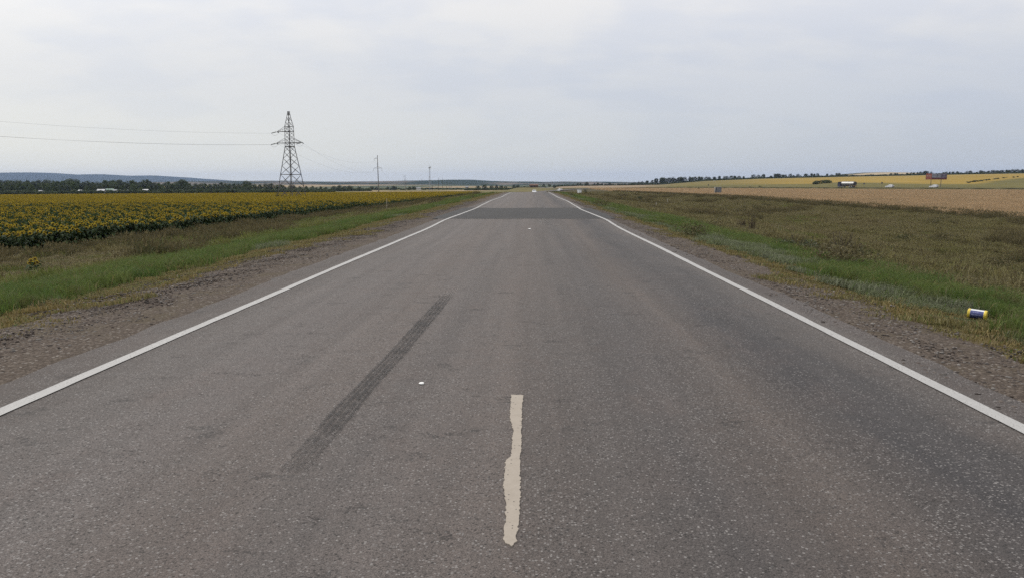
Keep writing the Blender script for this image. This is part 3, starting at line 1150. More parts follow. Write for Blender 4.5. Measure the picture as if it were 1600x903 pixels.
# --- green verges, a greyer herb strip towards the road
gr_p = [blades(1150, 1.0, .07, .27, .0042, 1.0, 70 + i, [M_GREEN, M_DRY], msplit=.06, clumped=14) for i in range(4)]
gy_p = [blades(1100, 1.0, .05, .20, .0045, 1.3, 80 + i, [M_GREY, M_GREEN], msplit=.12, clumped=12) for i in range(3)]
sets, sets2 = [], []
for sg, a, b in ((-1, 7.5, 10.8), (1, 5.5, 9.7)):
    x, y = spread(a, b, 7, 60, .5)
    x2, y2 = spread(a, b, 60, 300, .85)
    x, y = np.concatenate([x, x2]), np.concatenate([y, y2])
    k = ragged(sg * x, y, a + .25, 1, .45) & ragged(sg * x, y, b - .5, -1, 1.3)
    x, y = x[k], y[k]
    g = (x - a) / (b - a) + .35 * wob(x, y, 2.9) < (.22 if sg > 0 else .02)
    sets.append((sg * x[~g], y[~g]))
    sets2.append((sg * x[g], y[g]))
x, y = spread(10.3, 28.5, 8, 170, .8)
k = (wob(x, y * .45, 3.1) > .12) & (rng.random(len(x)) < .60)
sets.append((-x[k], y[k]))
x, y = spread(9.6, 40, 9, 120, 1.0)
k = (wob(x, y * 1.6, 4.1) > .50) & (rng.random(len(x)) < .5)
sets.append((x[k], y[k]))
cover("green_grass", sets, gr_p, "bright green grass on the verge slopes beside the road", .55, 1.5)
cover("grey_herb_ground_cover", sets2, gy_p, "grey green low herbs along the inner edge of the verge", .55, 1.4)
# --- meadow strips
M_OLIVE = leafy("olive_meadow", (.108, .128, .032), (.140, .145, .042), (.085, .112, .028), .5, .42)
me_p = [blades(950, 2.0, .16, .44, .0065, 1.3, 190 + i, [M_OLIVE, M_MEADL], heads=(40, .05), msplit=.08, clumped=14) for i in range(3)]


def meadow_kind(X, Y):
    lim = np.where(X < 0, np.where(np.abs(np.abs(X) - 19) < 3.0, .35, -.35), .80)
    ol = wob(X * 1.1, Y * .42, 4.3) + .35 * wob(Y * .6, X, 1.9) > lim
    return np.where(ol, rng.integers(0, 3, len(X)), rng.integers(3, 8, len(X)))


me_p += [blades(1000, 2.0, .20, .52, .008, 1.55, 90 + i, [M_MEAD, M_MEADL], heads=(110, .07), msplit=.10, clumped=14) for i in range(5)]
sets = []
x, y = spread(9.3, 47.5, 9, 120, 1.35)
sets.append((x, y))
x, y = spread(9.3, 47.5, 120, 420, 2.1)
sets.append((x, y))
x, y = spread(12.0, 28.6, 9, 120, 1.3)
sets.append((-x, y))
x, y = spread(26.6, 28.9, 20, 140, .75)
sets.append((-x, y))
x, y = spread(12.0, 28.6, 120, 420, 2.0)
sets.append((-x, y))
cover("meadow_grass", sets, me_p, "brown late summer meadow grass in the hollows beside the road", .75, 1.2, tilt=.10, pick=meadow_kind)
# taller weeds: along the wheat and in streaks through the meadow
we_p = []
for i in range(5):
    v, f_, mi = leaf_blob(900, .85, .042, 100 + i, None, flat=.75, spikes=120, msplit=.3)
    we_p.append(mesh_from("clump", v, f_, [M_WEED, M_MEADL], mi))
sets = []
x, y = spread(45.2, 47.6, 55, 420, 1.0)
k = rng.random(len(x)) < .85
sets.append((x[k], y[k]))
x, y = spread(11, 45, 12, 260, 1.9)
k = (wob(x * 1.2, y * .7, 4.5) > .55) & (rng.random(len(x)) < .5)
sets.append((x[k], y[k]))
x, y = spread(14, 29, 12, 260, 1.7)
k = (wob(x * 1.2, y * .5, 4.0) > .60) & (rng.random(len(x)) < .6)
sets.append((-x[k], y[k]))
x, y = spread(27.2, 28.7, 20, 260, 1.0)
k = rng.random(len(x)) < .55
sets.append((-x[k], y[k]))
x, y = spread(6.2, 12.0, 8, 120, 1.5)
k = rng.random(len(x)) < .02
sets.append((x[k], y[k]))
x, y = spread(8.0, 13.5, 8, 160, 1.3)
k = rng.random(len(x)) < .012
sets.append((-x[k], y[k]))
cover("weeds", sets, we_p, "dark taller weeds in streaks through the meadow and along the wheat", .35, .9)

ta_p = [blades(520, 1.6, .45, 1.0, .008, 1.0, 130 + i, [M_WEED, M_MEADL], heads=(120, .10), msplit=.22, clumped=11) for i in range(4)]
sets = []
x, y = spread(44.6, 48.0, 55, 420, .75)
k = rng.random(len(x)) < np.clip(.25 + (x - 44.6) * .35, 0, .95)
sets.append((x[k], y[k]))
x, y = spread(9.8, 44, 12, 260, 1.2)
k = (wob(x * 1.1, y * .8, 5.2) > .46) & (rng.random(len(x)) < .32)
sets.append((x[k], y[k]))
x, y = spread(26.4, 28.8, 20, 330, .9)
k = rng.random(len(x)) < .55
sets.append((-x[k], y[k]))
x, y = spread(11.5, 26, 12, 260, 1.2)
k = (wob(x * 1.3, y * .5, 4.4) > .38) & (rng.random(len(x)) < .4)
sets.append((-x[k], y[k]))
cover("tall_dry_grass", sets, ta_p, "taller dark dry grass bordering the wheat and streaking the meadow", .6, 1.15, tilt=.12)

# --- wheat
wh_p = [blades(900, 3.0, .50, .78, .016, .9, 120 + i, [M_WHEAT], heads=(700, .11)) for i in range(4)]
sets = []
x, y = spread(47.8, 140, 60, 240, 1.6)
sets.append((x, y))
x, y = spread(47.8, 330, 120, 660, 3.0)
k = (side_u(x, y) < -15) & ((y > 240) | (x > 140))
sets.append((x[k], y[k]))
cover("wheat_field", sets, wh_p, "ripe tan wheat standing in the wide field beyond the meadow", .9, 1.1)


# --- sunflowers
def merge(parts_):
    vs_, fs_, ms_, o_ = [], [], [], 0
    for v, f, m in parts_:
        vs_ += list(v)
        fs_ += [tuple(i + o_ for i in q) for q in f]
        ms_ += list(m)
        o_ += len(v)
    return vs_, fs_, ms_


def sun_stem(h, r):
    mb = MB()
    mb.bar((0, 0, -.05), (0, 0, h * .8), .016, 4, 0, .012)
    mb.bar((0, 0, h * .8), (0, -.07, h), .012, 4, 0, .010)
    return mb.v, mb.f, mb.m


def sun_leaves(h, r, n, sub=True):
    vs_, fs_ = [], []
    for i in range(n):
        z = h * (.14 + .84 * i / n)
        a = i * 2.4 + r.uniform(-.4, .4)
        L = r.uniform(.16, .27) * (1.12 - .5 * abs(i / n - .45))
        d, s = Vector((math.cos(a), math.sin(a), 0)), Vector((-math.sin(a), math.cos(a), 0))
        p0 = d * .02 + Vector((0, 0, z))
        p1 = d * (.07 + .0) + Vector((0, 0, z + .05))
        p2 = d * (.10 + L * .55) + Vector((0, 0, z + .05 - r.uniform(0, .05)))
        p3 = d * (.08 + L * 1.25) + Vector((0, 0, z - r.uniform(.04, .16)))
        wv = L * .52
        up = Vector((0, 0, .03))
        b = len(vs_)
        vs_ += [p0, p1 - s * wv * .8 + up, p1 + s * wv * .8 + up, p2 - s * wv * .85 + up, p2 + s * wv * .85 + up, p2, p3, p1]
        fs_ += [(b, b + 7, b + 1), (b, b + 2, b + 7), (b + 7, b + 5, b + 3, b + 1), (b + 7, b + 2, b + 4, b + 5), (b + 5, b + 6, b + 3), (b + 5, b + 4, b + 6)]
    return vs_, fs_, [0] * len(fs_)


def sun_head(h, r, n=15, size=.115, drop=.45, turn=0.0):
    """Ring of petals (0), dark disc (1), green back (2); faces -y, a little down."""
    vs_, fs_, ms_ = [], [], []
    cd, sd_ = math.cos(drop), math.sin(drop)

    def tr(x, y, z):             # local: x right, z up, y out of the face
        o_ = -y * cd - z * sd_ * .0
        zz = z * cd - y * sd_
        yy = -y * cd - z * sd_ * .6
        ct, st_ = math.cos(turn), math.sin(turn)
        return (x * ct - (yy - .02) * st_, x * st_ + (yy - .02) * ct - .07, h + zz)
    disc = size * .50
    for i in range(n):
        a = 2 * math.pi * (i + r.uniform(-.15, .15)) / n
        a2 = a + r.uniform(-.1, .1)
        L = size * r.uniform(.88, 1.1)
        wv = 2 * math.pi * size * .62 / n * .62
        ca_, sa_ = math.cos(a), math.sin(a)
        b = len(vs_)
        q = [(ca_ * disc * .9, .012, sa_ * disc * .9), (ca_ * size * .78 - sa_ * wv, .004 + r.uniform(-.015, .02), sa_ * size * .78 + ca_ * wv),
             (math.cos(a2) * L * 1.15, -.02 + r.uniform(-.02, .035), math.sin(a2) * L * 1.15), (ca_ * size * .78 + sa_ * wv, .004, sa_ * size * .78 - ca_ * wv)]
        vs_ += [tr(*p_) for p_ in q]
        fs_.append((b, b + 1, b + 2, b + 3))
        ms_.append(0)
    m = 10
    b = len(vs_)
    vs_ += [tr(0, .030, 0)] + [tr(math.cos(6.283 * i / m) * disc, .016, math.sin(6.283 * i / m) * disc) for i in range(m)]
    for i in range(m):
        fs_.append((b, b + 1 + i, b + 1 + (i + 1) % m))
        ms_.append(1)
    b = len(vs_)
    vs_ += [tr(0, -.05, 0)] + [tr(math.cos(6.283 * i / m) * disc * 1.25, -.008, math.sin(6.283 * i / m) * disc * 1.25) for i in range(m)]
    for i in range(m):
        fs_.append((b, b + 1 + (i + 1) % m, b + 1 + i))
        ms_.append(2)
    return vs_, fs_, ms_


def plant_patch(seed, n, size, leaves, petals):
    r = random.Random(seed)
    allp = []
    for i in range(n):
        h = r.uniform(.92, 1.42)
        x, y = r.uniform(-size / 2, size / 2), r.uniform(-size / 2, size / 2)
        a = r.gauss(.15, .35)
        ca_, sa_ = math.cos(a), math.sin(a)
        st_ = sun_stem(h, r) if leaves > 5 else ([], [], [])
        lv = sun_leaves(h, r, leaves)
        hd = sun_head(h, r, petals, r.uniform(.070, .108), r.uniform(.1, 1.15)) if r.random() < (.57 if leaves > 5 else .70) else ([], [], [])
        for (v, f, m), off in ((st_, 1), (lv, 0), (hd, 2)):
            v2 = [(p_[0] * ca_ - p_[1] * sa_ + x, p_[0] * sa_ + p_[1] * ca_ + y, p_[2]) for p_ in v]
            mm = [1] * len(m) if off == 1 else ([0] * len(m) if off == 0 else [{0: 2, 1: 3, 2: 0}[q] for q in m])
            allp.append((v2, f, mm))
    v, f, m = merge(allp)
    return mesh_from("clump", v, f, [M_SFLEAF, M_STEM, M_PETAL, M_DISC], m)


FIELD_X = -28.7
near_p = [plant_patch(200 + i, 20, 2.0, 10, 13) for i in range(4)]
far_p = [plant_patch(220 + i, 26, 2.4, 5, 8) for i in range(4)]
xn, yn = spread(29.9, 120, 20, 130, 1.62, .35)
xm, ym = spread(28.9, 320, 90, 440, 2.1, .35)
k = (ym > 130) | (xm > 120)
xm, ym = xm[k], ym[k]
k = (ym < 422 - .2 * xm)
xm, ym = xm[k], ym[k]
xe, ye = spread(28.9, 30.0, 92, 132, 1.5, .3)          # edge rows further along
X = -np.concatenate([xn, xm, xe])
Y = np.concatenate([yn, ym, ye])
I = np.concatenate([rng.integers(0, 4, len(xn)), rng.integers(4, 8, len(xm)), rng.integers(0, 4, len(xe))])
k = in_frame(X, Y, 5)
X, Y, I = X[k], Y[k], I[k]
scatter("sunflower_field", np.stack([X, Y, H(X, Y)], -1), rng.normal(0, .22, len(X)), rng.uniform(1.05, 1.25, len(X)), I, near_p + far_p,
        "flowering sunflowers filling the wide field behind the front rows")

# the front rows, plant by plant
protos = []
for i in range(6):
    r = random.Random(300 + i)
    h = r.uniform(1.15, 1.38)
    t_ = bpy.data.objects.new("sunflower", None)
    t_.empty_display_size = .2
    COL.objects.link(t_)
    for nm, (v, f, m), mats in (("stem", sun_stem(h, r), [M_STEM]), ("foliage", sun_leaves(h, r, 13), [M_SFLEAF]),
                                ("flower_head", sun_head(h, r, 15, r.uniform(.09, .12), r.uniform(.1, .9)), [M_PETAL, M_DISC, M_SFLEAF])):
        link(nm, mesh_from(nm, v, f, mats, m), t_)
    tag(t_, "leafy sunflower with a yellow head in the front rows of the field", "sunflower", "sunflowers in the front rows of the field")
    protos.append(t_)
cnt = 0
rows = [(28.75, .27), (29.25, .27)]
spots = []
for xr, stp in rows:
    y = 37.5
    while len(spots) < 10000 and y < 92:
        spots.append((-(xr + random.gauss(0, .14)), y + random.gauss(0, .05)))
        y += stp * random.uniform(.85, 1.6)
spots = [s_ for s_ in spots if in_frame(np.array(s_[0]), np.array(s_[1]), 1.0)]
spots.sort(key=lambda s_: s_[1])
spots = spots[:299]
for i, (x, y) in enumerate(spots):
    loc = (x, y, float(H(x, y)))
    sc_ = random.uniform(.98, 1.22)
    if i < len(protos):
        o = protos[i]
        o.location = loc
        o.rotation_euler = (0, 0, random.gauss(.2, .35))
        o.scale = (sc_,) * 3
    else:
        copy_tree(protos[i % len(protos)], loc, random.gauss(.2, .35), (sc_,) * 3)
# and the one standing alone in the grass before the field: a short plant with a bunch of heads
p = at_depth(53, 397, 31.0)
lone = empty("sunflower", (p.x, 31.0, float(H(p.x, 31.0))), .3)
tag(lone, "single bushy sunflower with several heads standing alone in the grass before the field", "sunflower")
r = random.Random(77)
for nm, (v, f, m), mats in (("stem", sun_stem(.8, r), [M_STEM]), ("foliage", sun_leaves(.8, r, 18), [M_SFLEAF])):
    link(nm, mesh_from(nm, v, f, mats, m), lone)
for dx, hh in ((-.09, .80), (.06, .86), (.13, .72), (-.01, .68), (-.15, .70)):
    v, f, m = sun_head(hh, r, 14, .085, .35)
    link("flower_head", mesh_from("flower_head", [(q[0] + dx, q[1] - .05, q[2]) for q in v], f, [M_PETAL, M_DISC, M_SFLEAF], m), lone)


def spot(px, y, dz=0.0):
    """Point of the terrain at picture column px and distance y."""
    x = x_at(px, y)
    return Vector((x, y, float(H(x, y)) + dz))


# ------------------------------------------------------------------ weeds and shrubs one can point at
M_SHRUB = leafy("shrub_leaf", (.030, .042, .018), (.048, .060, .022), (.060, .062, .030), 1.2, .2)
M_SHRUBB = leafy("withered_shrub", (.095, .074, .042), (.080, .068, .034), (.12, .095, .06), 1.2, .3)
M_TWIG = simple("twig_bark", (.06, .045, .032), .9)
M_BLOSSOM = leafy("pale_blossom", (.42, .42, .36), (.34, .34, .28), None, 3.0, .2)


def shrub(px, y, wd, ht, label, mat, n=900, leaf=.06, blossoms=0, ydepth=.8, name="bush", seed=1, cat="bush", stalks=0):
    r = np.random.default_rng(seed)
    p = spot(px, y)
    root = empty(name, p)
    tag(root, label, cat)
    v, f, mi = leaf_blob(n, 1.0, leaf / max(ht, .3), seed, None, flat=1.0, spikes=n // 12, msplit=blossoms)
    v = (v - np.array([v[:, 0].mean(), v[:, 1].mean(), 0])) * np.array([wd / 2.1, ydepth, ht / (v[:, 2].max())])
    link("foliage", mesh_from("foliage", v, f, [mat, M_BLOSSOM], mi), root)
    mb = MB()
    for i in range(14 + stalks):
        a = r.uniform(0, 6.28)
        b = (r.normal(0, wd * .16), r.normal(0, ydepth * .3), -.03)
        e = (b[0] + math.cos(a) * wd * .22, b[1] + math.sin(a) * .3, ht * r.uniform(.7, 1.12))
        mb.bar(b, e, .012, 3, 0, .005, caps=False)
    mb.build("stem", M_TWIG, root)
    return root


shrub(1243, 24.6, 1.05, .50, "dark green straggly bush with pale flowers at the top of the green verge", M_SHRUB, 3000, .022, .02, .7, seed=3)
shrub(1279, 23.0, .95, .42, "dark low bush with pale flowers next to the straggly bush on the verge", M_SHRUB, 2600, .022, .03, .6, seed=4)
shrub(1178, 36.0, .42, .85, "brown pointed dock weed standing at the rim of the green verge", M_SHRUBB, 900, .028, .0, .25, "weed", 5, "weed", 8)
shrub(1160, 37.5, .7, .62, "low reddish brown weed beside the pointed dock weed", M_SHRUBB, 420, .05, .0, .4, "weed", 6, "weed", 5)
shrub(1322, 26.0, .95, .75, "withered brown bush in the meadow with bare upright twigs", M_SHRUBB, 1800, .026, .0, .6, seed=7, stalks=16)
shrub(1345, 25.2, .6, .55, "small dark withered bush leaning on the larger brown one", M_SHRUBB, 1000, .026, .0, .5, seed=8, stalks=6)
shrub(1001, 150, 1.6, 1.1, "round dark bush on the edge of the wheat far down the meadow", M_SHRUB, 420, .10, 0, .7, seed=9)
shrub(915, 330, 2.0, 2.6, "dark green bush behind the white kiosk by the road", M_SHRUB, 400, .16, 0, .9, seed=10)
shrub(976, 215, 2.2, 1.0, "flat brown bush lying in the meadow near the wheat edge", M_SHRUBB, 400, .1, 0, .8, seed=12)
shrub(432.5, 213, 3.0, 2.6, "dark round bush at the foot of the lattice pylon", M_SHRUB, 700, .2, 0, 1.3, seed=11)
for (px, y, hh, lab) in ((1092, 470, 1.6, "small dark bush on the shoulder of the far road above the wheat"), (1188, 520, 2.2, "upright dark bush beyond the far road under the yellow field"),
                         (1172, 540, 1.0, "flat dark bush beyond the far road beside the upright one")):
    shrub(px, y, hh * 1.2, hh, lab, M_SHRUB, 260, .2, 0, .6, seed=int(px))

# roadside marker stakes and dry stalks
M_POSTW = simple("white_post_paint", (.55, .54, .50), .7)
M_POSTY = simple("faded_yellow_paint", (.42, .32, .08), .7)
M_POSTG = simple("bleached_wood", (.30, .26, .20), .9)
for px, y, h, mt, lab in ((1026, 96, .62, M_POSTW, "short white marker post in the brown meadow"), (1044, 135, 1.0, M_POSTY, "yellow topped marker post near the wheat edge"),
                          (603.5, 72, 1.3, M_POSTG, "pale wooden stake standing in the grass before the sunflowers")):
    p = spot(px, y)
    o = empty("marker_post", p)
    tag(o, lab, "post")
    MB().bar((0, 0, -.1), (0, 0, h), .032, 8, 0, .028).build("post", M_POSTW if mt is M_POSTY else mt, o)
    MB().bar((0, 0, h + .002), (0, 0, h + .12), .036, 8, 0, .02).build("cap", mt, o)

# ------------------------------------------------------------------ litter
M_CANBLUE, t = new_mat("blue_tin_print")
p = t.n('ShaderNodeTexCoord').outputs['Object']
nz = t.noise(p, 22.0, 3.0, .6)
out(t, t.n('ShaderNodeBsdfPrincipled', {'Base Color': t.mix(nz, (.045, .052, .15), (.075, .085, .22)), 'Metallic': .35, 'Roughness': .24}).outputs[0])
M_CANYEL = simple("yellow_tin_print", (.62, .47, .06), .4, .15, .12, 9.0)
M_CANLET = simple("pale_tin_lettering", (.26, .28, .46), .5, .2, .1, 20.0)
M_CANEND = simple("tin_end", (.40, .30, .05), .45, .3, .2, 9.0)
pc_ = at_depth(1527, 493, 10.6)
zg = float(H(pc_.x, 10.6))
can = empty("drink_keg", (pc_.x, 10.6, zg + .075), R(-10))
can.rotation_euler = (0, R(3), R(-40))
can.scale = (.86, .95, .95)
tag(can, "blue and yellow tin keg lying on its side in the verge grass", "tin can")
rad = .066
M_CANHILITE = simple("pale_tin_highlight", (.66, .66, .67), .3, .35, .06, 12.0)  # pale colour, bare along the top, stands for the sky's highlight
MB().lathe([(rad, -.095), (rad, .095)], 28, 0, 'x').build("body", M_CANHILITE, can)
lb_ = MB()
lv_, lf_ = [], []
for i_ in range(17):
    a_ = R(-75) + R(128) * i_ / 16
    for xx_ in (-.093, .093):
        lv_.append((xx_, -math.cos(a_) * (rad + .0006), math.sin(a_) * (rad + .0006)))
    if i_:
        lf_.append((2 * i_ - 2, 2 * i_ - 1, 2 * i_ + 1, 2 * i_))
lb_.add(lv_, lf_).build("label", M_CANBLUE, can)  # blue print stops short of the top so the painted highlight shows
for s in (-1, 1):
    MB().lathe([(rad + .001, s * .0955), (rad + .003, s * .10), (rad + .003, s * .126), (rad - .003, s * .134), (rad - .010, s * .135)], 28, 0, 'x').build("end_band", M_CANYEL, can)
MB().lathe([(rad - .012, .1355), (rad - .016, .130), (.0, .129)], 24, 0, 'x').build("lid", M_CANEND, can)
mb = MB()
rl = random.Random(5)


def on_can(xc, ang, wd, hg):
    vs = []
    for dx, da in ((-wd / 2, -hg / 2), (wd / 2, -hg / 2), (wd / 2, hg / 2), (-wd / 2, hg / 2)):
        a = ang + da
        vs.append((xc + dx, -math.cos(a) * (rad + .0012), math.sin(a) * (rad + .0012)))
    mb.add(vs, [(0, 1, 2, 3)])


x = -.07                                   # two lines of print, too small to read
while x < .068:
    wd = rl.uniform(.006, .014)
    on_can(x, -.02, wd, .16 if rl.random() < .6 else .28)
    x += wd + .005
x = -.055
while x < .03:
    wd = rl.uniform(.006, .012)
    on_can(x, .52, wd, .14)
    x += wd + .006
lt = mb.build("print", M_CANLET, can)

M_SCRAP = simple("white_scrap", (.72, .72, .70), .7)
for px, py, s, lab in ((658, 600, .022, "small white pebble lying beside the skid mark on the asphalt"), (827.5, 359, .05, "white scrap of paper on the road before the dark patch")):
    p = on_road(px, py)
    bm = bmesh.new()
    bmesh.ops.create_icosphere(bm, subdivisions=2, radius=s)
    for v in bm.verts:
        v.co *= 1 + .35 * math.sin(v.co.x * 90 + v.co.y * 60) * .5 + random.uniform(-.12, .12)
        v.co.z *= .45
    me = bpy.data.meshes.new("litter")
    bm.to_mesh(me)
    bm.free()
    me.materials.append(M_SCRAP)
    nm = "pebble" if s < .05 else "paper_scrap"
    o = link(nm, me, None, (p.x, p.y, p.z + s * .42))
    tag(o, lab, "pebble" if s < .05 else "litter")

# ------------------------------------------------------------------ pylon of the power line
M_STEEL = simple("weathered_steel", (.085, .08, .078), .7, .3, .25, .6)
M_STEELG = simple("galvanised_steel", (.30, .31, .33), .6, .4, .15, .3)
M_INS = simple("glass_insulator", (.16, .17, .165), .3, .0, .1)
PY = 222.0
pb = spot(455, PY)
pb.z += .2
PZ = .955
pyl = empty("lattice_pylon", pb)
pyl.scale = (1, 1, PZ)
tag(pyl, "tall dark steel lattice pylon standing in the sunflower field", "pylon")
TH = R(-25)
lv = [(0, 5.9), (4.3, 4.9), (7.85, 4.05), (10.4, 3.35), (12.6, 2.75), (14.5, 2.25), (16.1, 1.85), (17.2, 1.8), (18.4, 1.78), (19.5, 1.76), (20.6, 1.75), (22.0, 1.72), (23.4, 1.25), (24.8, .75), (26.3, .34)]


def corner(i, h, wdt):
    a = TH + math.pi / 4 + i * math.pi / 2
    r = wdt / 2 * math.sqrt(2)
    return Vector((r * math.cos(a), r * math.sin(a), h))


for i in range(4):
    mb = MB()
    pts = [corner(i, h - (.8 if h == 0 else 0), wd) for h, wd in lv]
    for j, (p0, p1) in enumerate(zip(pts[:-1], pts[1:])):
        mb.bar(p0, p1, .10 if j < 6 else .075, 4)
    mb.build("leg", M_STEEL, pyl)
mb = MB()
for j in range(len(lv) - 1):
    (h0, w0), (h1, w1) = lv[j], lv[j + 1]
    for i in range(4):
        a0, b0, a1, b1 = corner(i, h0, w0), corner(i + 1, h0, w0), corner(i, h1, w1), corner(i + 1, h1, w1)
        rr = .055 if j < 6 else .042
        mb.bar(a0, b1, rr, 4)
        mb.bar(b0, a1, rr, 4)
        if j == 1:
            mid0 = (a0 + b0) / 2
        if j in (0, 1):
            mb.bar((a0 + a1) / 2, (a0 + b1) / 2 * .5 + (b0 + a1) / 2 * .5, .04, 4)
mb.build("bracing", M_STEEL, pyl)
for hh, ww, rr in ((7.85, 4.05, .09), (16.1, 1.85, .12), (22.0, 1.72, .06), (26.3, .34, .07), (20.6, 1.75, .07), (17.2, 1.8, .08)):
    mb = MB()
    for i in range(4):
        mb.bar(corner(i, hh, ww), corner(i + 1, hh, ww), rr, 4)
    if hh > 26:
        mb.box((0, 0, 26.38), (.55, .55, .14), 0, TH)
    mb.build("horizontal_frame", M_STEEL, pyl)
ax = Vector((math.cos(TH), math.sin(TH), 0))
ay = Vector((-math.sin(TH), math.cos(TH), 0))
tips = {}
for nm, sgn, h, L, hw in (("upper", -1, 20.6, 4.6, .875), ("low_a", -1, 17.2, 5.0, .9), ("low_b", 1, 17.2, 4.6, .9)):
    mb = MB()
    tip = ax * (sgn * L) + Vector((0, 0, h + .05))
    for s in (-1, 1):
        mb.bar(ax * (sgn * hw) + ay * (s * hw) + Vector((0, 0, h)), tip, .075, 4)
        mb.bar(ax * (sgn * hw) + ay * (s * hw) + Vector((0, 0, h + 1.4)), tip, .05, 4)
    for q in (.25, .5, .72):
        c0 = ax * (sgn * (hw + (L - hw) * q))
        yw = hw * (1 - q)
        mb.bar(c0 + ay * yw + Vector((0, 0, h + .02)), c0 - ay * yw + Vector((0, 0, h + .02)), .04, 4)
        mb.bar(c0 + ay * yw + Vector((0, 0, h)), c0 + ay * yw * .9 + Vector((0, 0, h + 1.4 * (1 - q))), .035, 4)
    mb.build("crossarm", M_STEEL, pyl)
    tips[nm] = tip
# strain insulators both ways and the jumper loops under the arm tips
nxt = Vector((-252.0, 62.0, 14.5))             # next pylon of the line, out of the picture
pole1 = spot(591.5, 407)
ends = []
for nm, tip in tips.items():
    wt = pb + tip
    dl = (Vector((nxt.x, nxt.y, wt.z)) - wt).normalized() + Vector((0, 0, -.30))
    dr = (Vector((pole1.x, pole1.y, wt.z)) - wt).normalized() + Vector((0, 0, -.12))
    e = []
    for d in (dl, dr):
        mb = MB()
        for k in range(9):
            c = tip + d * (.25 + k * .16)
            mb.bar(c, c + d * .10, .13, 8)
        mb.bar(tip, tip + d * 1.8, .03, 4)
        mb.build("insulator", M_INS, pyl)
        e.append(tip + d * 1.8)
    mb = MB()
    mid = (e[0] + e[1]) / 2 + Vector((0, 0, -1.5))
    pts = []
    for k in range(13):
        q = k / 12
        pts.append(e[0] * ((1 - q) ** 2) + mid * (2 * q * (1 - q)) + e[1] * q * q)
    mb.path(pts, .022, 4)
    mb.build("jumper", M_STEEL, pyl)
    ends.append((nm, pb + Vector((e[0].x, e[0].y, e[0].z * PZ)), pb + Vector((e[1].x, e[1].y, e[1].z * PZ))))

M_WIRE = simple("aluminium_conductor", (.20, .20, .21), .6, .5)


def wire(p, q, sag, label, r=.014):
    p, q = Vector(p), Vector(q)
    pts = []
    for k in range(41):
        s = k / 40
        v = p.lerp(q, s)
        v.z -= sag * 4 * s * (1 - s)
        pts.append(v - p)
    mb = MB()
    mb.path(pts, r, 4)
    o = mb.build("power_cable", M_WIRE, None, p)
    tag(o, label, "cable", "overhead cables of the pylon line")


# ------------------------------------------------------------------ concrete poles
M_CONC = simple("old_concrete", (.14, .13, .12), .9, var=.2, scale=.8)
M_TIMB = simple("tarred_timber", (.07, .06, .052), .9, var=.2, scale=.8)
pole_arms = {}


def pole(px, y, h, label, arms=True, lean=0.0, thick=.2, mat=None):
    p = spot(px, y)
    o = empty("utility_pole", p)
    o.rotation_euler = (0, lean, 0)
    tag(o, label, "pole", None)
    mb = MB()
    mb.bar((0, 0, -.5), (0, 0, h), thick * 1.35, 8, 0, thick * .75)
    mb.build("post", mat or M_CONC, o)
    if arms:
        for zz, x0, x1 in ((h * .915, -1.7, .0), (h * .675, -2.2, 2.2)):
            m_ = MB()
            m_.bar((x0, -.25, zz), (x1, -.25, zz), .055, 4)
            m_.bar((x0 * .9, -.25, zz), (0, -.2, zz + .8), .04, 4)
            if x1 > 0:
                m_.bar((x1 * .9, -.25, zz), (0, -.2, zz + .8), .04, 4)
            m_.build("crossarm", M_STEEL, o)
            for xx in ([x0] if x1 <= 0 else [x0, x1]):
                k_ = MB()
                for q in range(6):
                    k_.bar((xx, -.25, zz - .2 - q * .2), (xx, -.25, zz - .32 - q * .2), .07, 6)
                k_.bar((xx, -.25, zz), (xx, -.25, zz - 1.4), .03, 4)
                k_.build("insulator", M_INS, o)
        M = Matrix.Translation(p) @ Matrix.Rotation(lean, 4, 'Y')
        pole_arms[label] = [M @ Vector((-1.7, -.25, h * .915 - 1.45)), M @ Vector((-2.2, -.25, h * .675 - 1.45)), M @ Vector((2.2, -.25, h * .675 - 1.45))]
    return o


L1 = "tall concrete pole with two crossarms rising above the sunflowers"
pole(591.5, 407, 20.7, L1, True, R(-.9))
L2 = "second concrete pole, shorter in view, beyond the tall two-armed one"
pole(633, 800, 16.5, L2, True)
for px, y, top, lab, arms in ((659.3, 1010, 279.5, "dark pole just before the slim radio mast", False), (675.5, 900, 284.5, "short dark pole just past the foot of the radio mast", False),
                              (685.2, 940, 278.2, "tall dark pole after the radio mast, first of a close pair", False), (691.4, 1040, 278.4, "thin dark pole, second of the close pair past the mast", False),
                              (697.6, 1080, 282.5, "faint pole low against the blue hill, nearest the close pair", False), (702, 1120, 283.2, "faint short pole between two faint poles on the blue hill", False),
                              (704.8, 1160, 283.6, "last faint pole of the row against the blue hill", False), (823.5, 690, 286.2, "thin dark pole beside the red brick building", False)):
    g = spot(px, y)
    h = z_at(top, y, px) - g.z
    pole(px, y, h, lab, arms, 0.0, .17, M_TIMB)

lab3 = ("uppermost cable running from the pylon out of view", "lower cable of the pylon reaching the sky edge, above its twin", "lowest cable of the pylon leaving beside its twin")
for (nm, e0, e1), lb in zip(ends, lab3):
    tgt = nxt + Vector((0, 0, {'upper': 27.4, 'low_a': 23.6, 'low_b': 21.4}[nm]))
    if nm == 'low_b':
        tgt += Vector((7, -3, 0))
    wire(e0, tgt, 9.0, lb)
lab4 = ("highest faint cable from pylon to concrete pole", "middle faint cable sagging from pylon to concrete pole", "lowest faint cable sagging from pylon to concrete pole")
for (nm, e0, e1), tg, lb in zip(ends, pole_arms[L1], lab4):
    wire(e1, tg, 3.6, lb)
for a, b, lb in zip(pole_arms[L1], pole_arms[L2], ("upper cable from the tall concrete pole to the second pole", "middle cable from the tall concrete pole to the second pole", "lower cable from the tall concrete pole to the second pole")):
    wire(a, b, 6.0, lb)

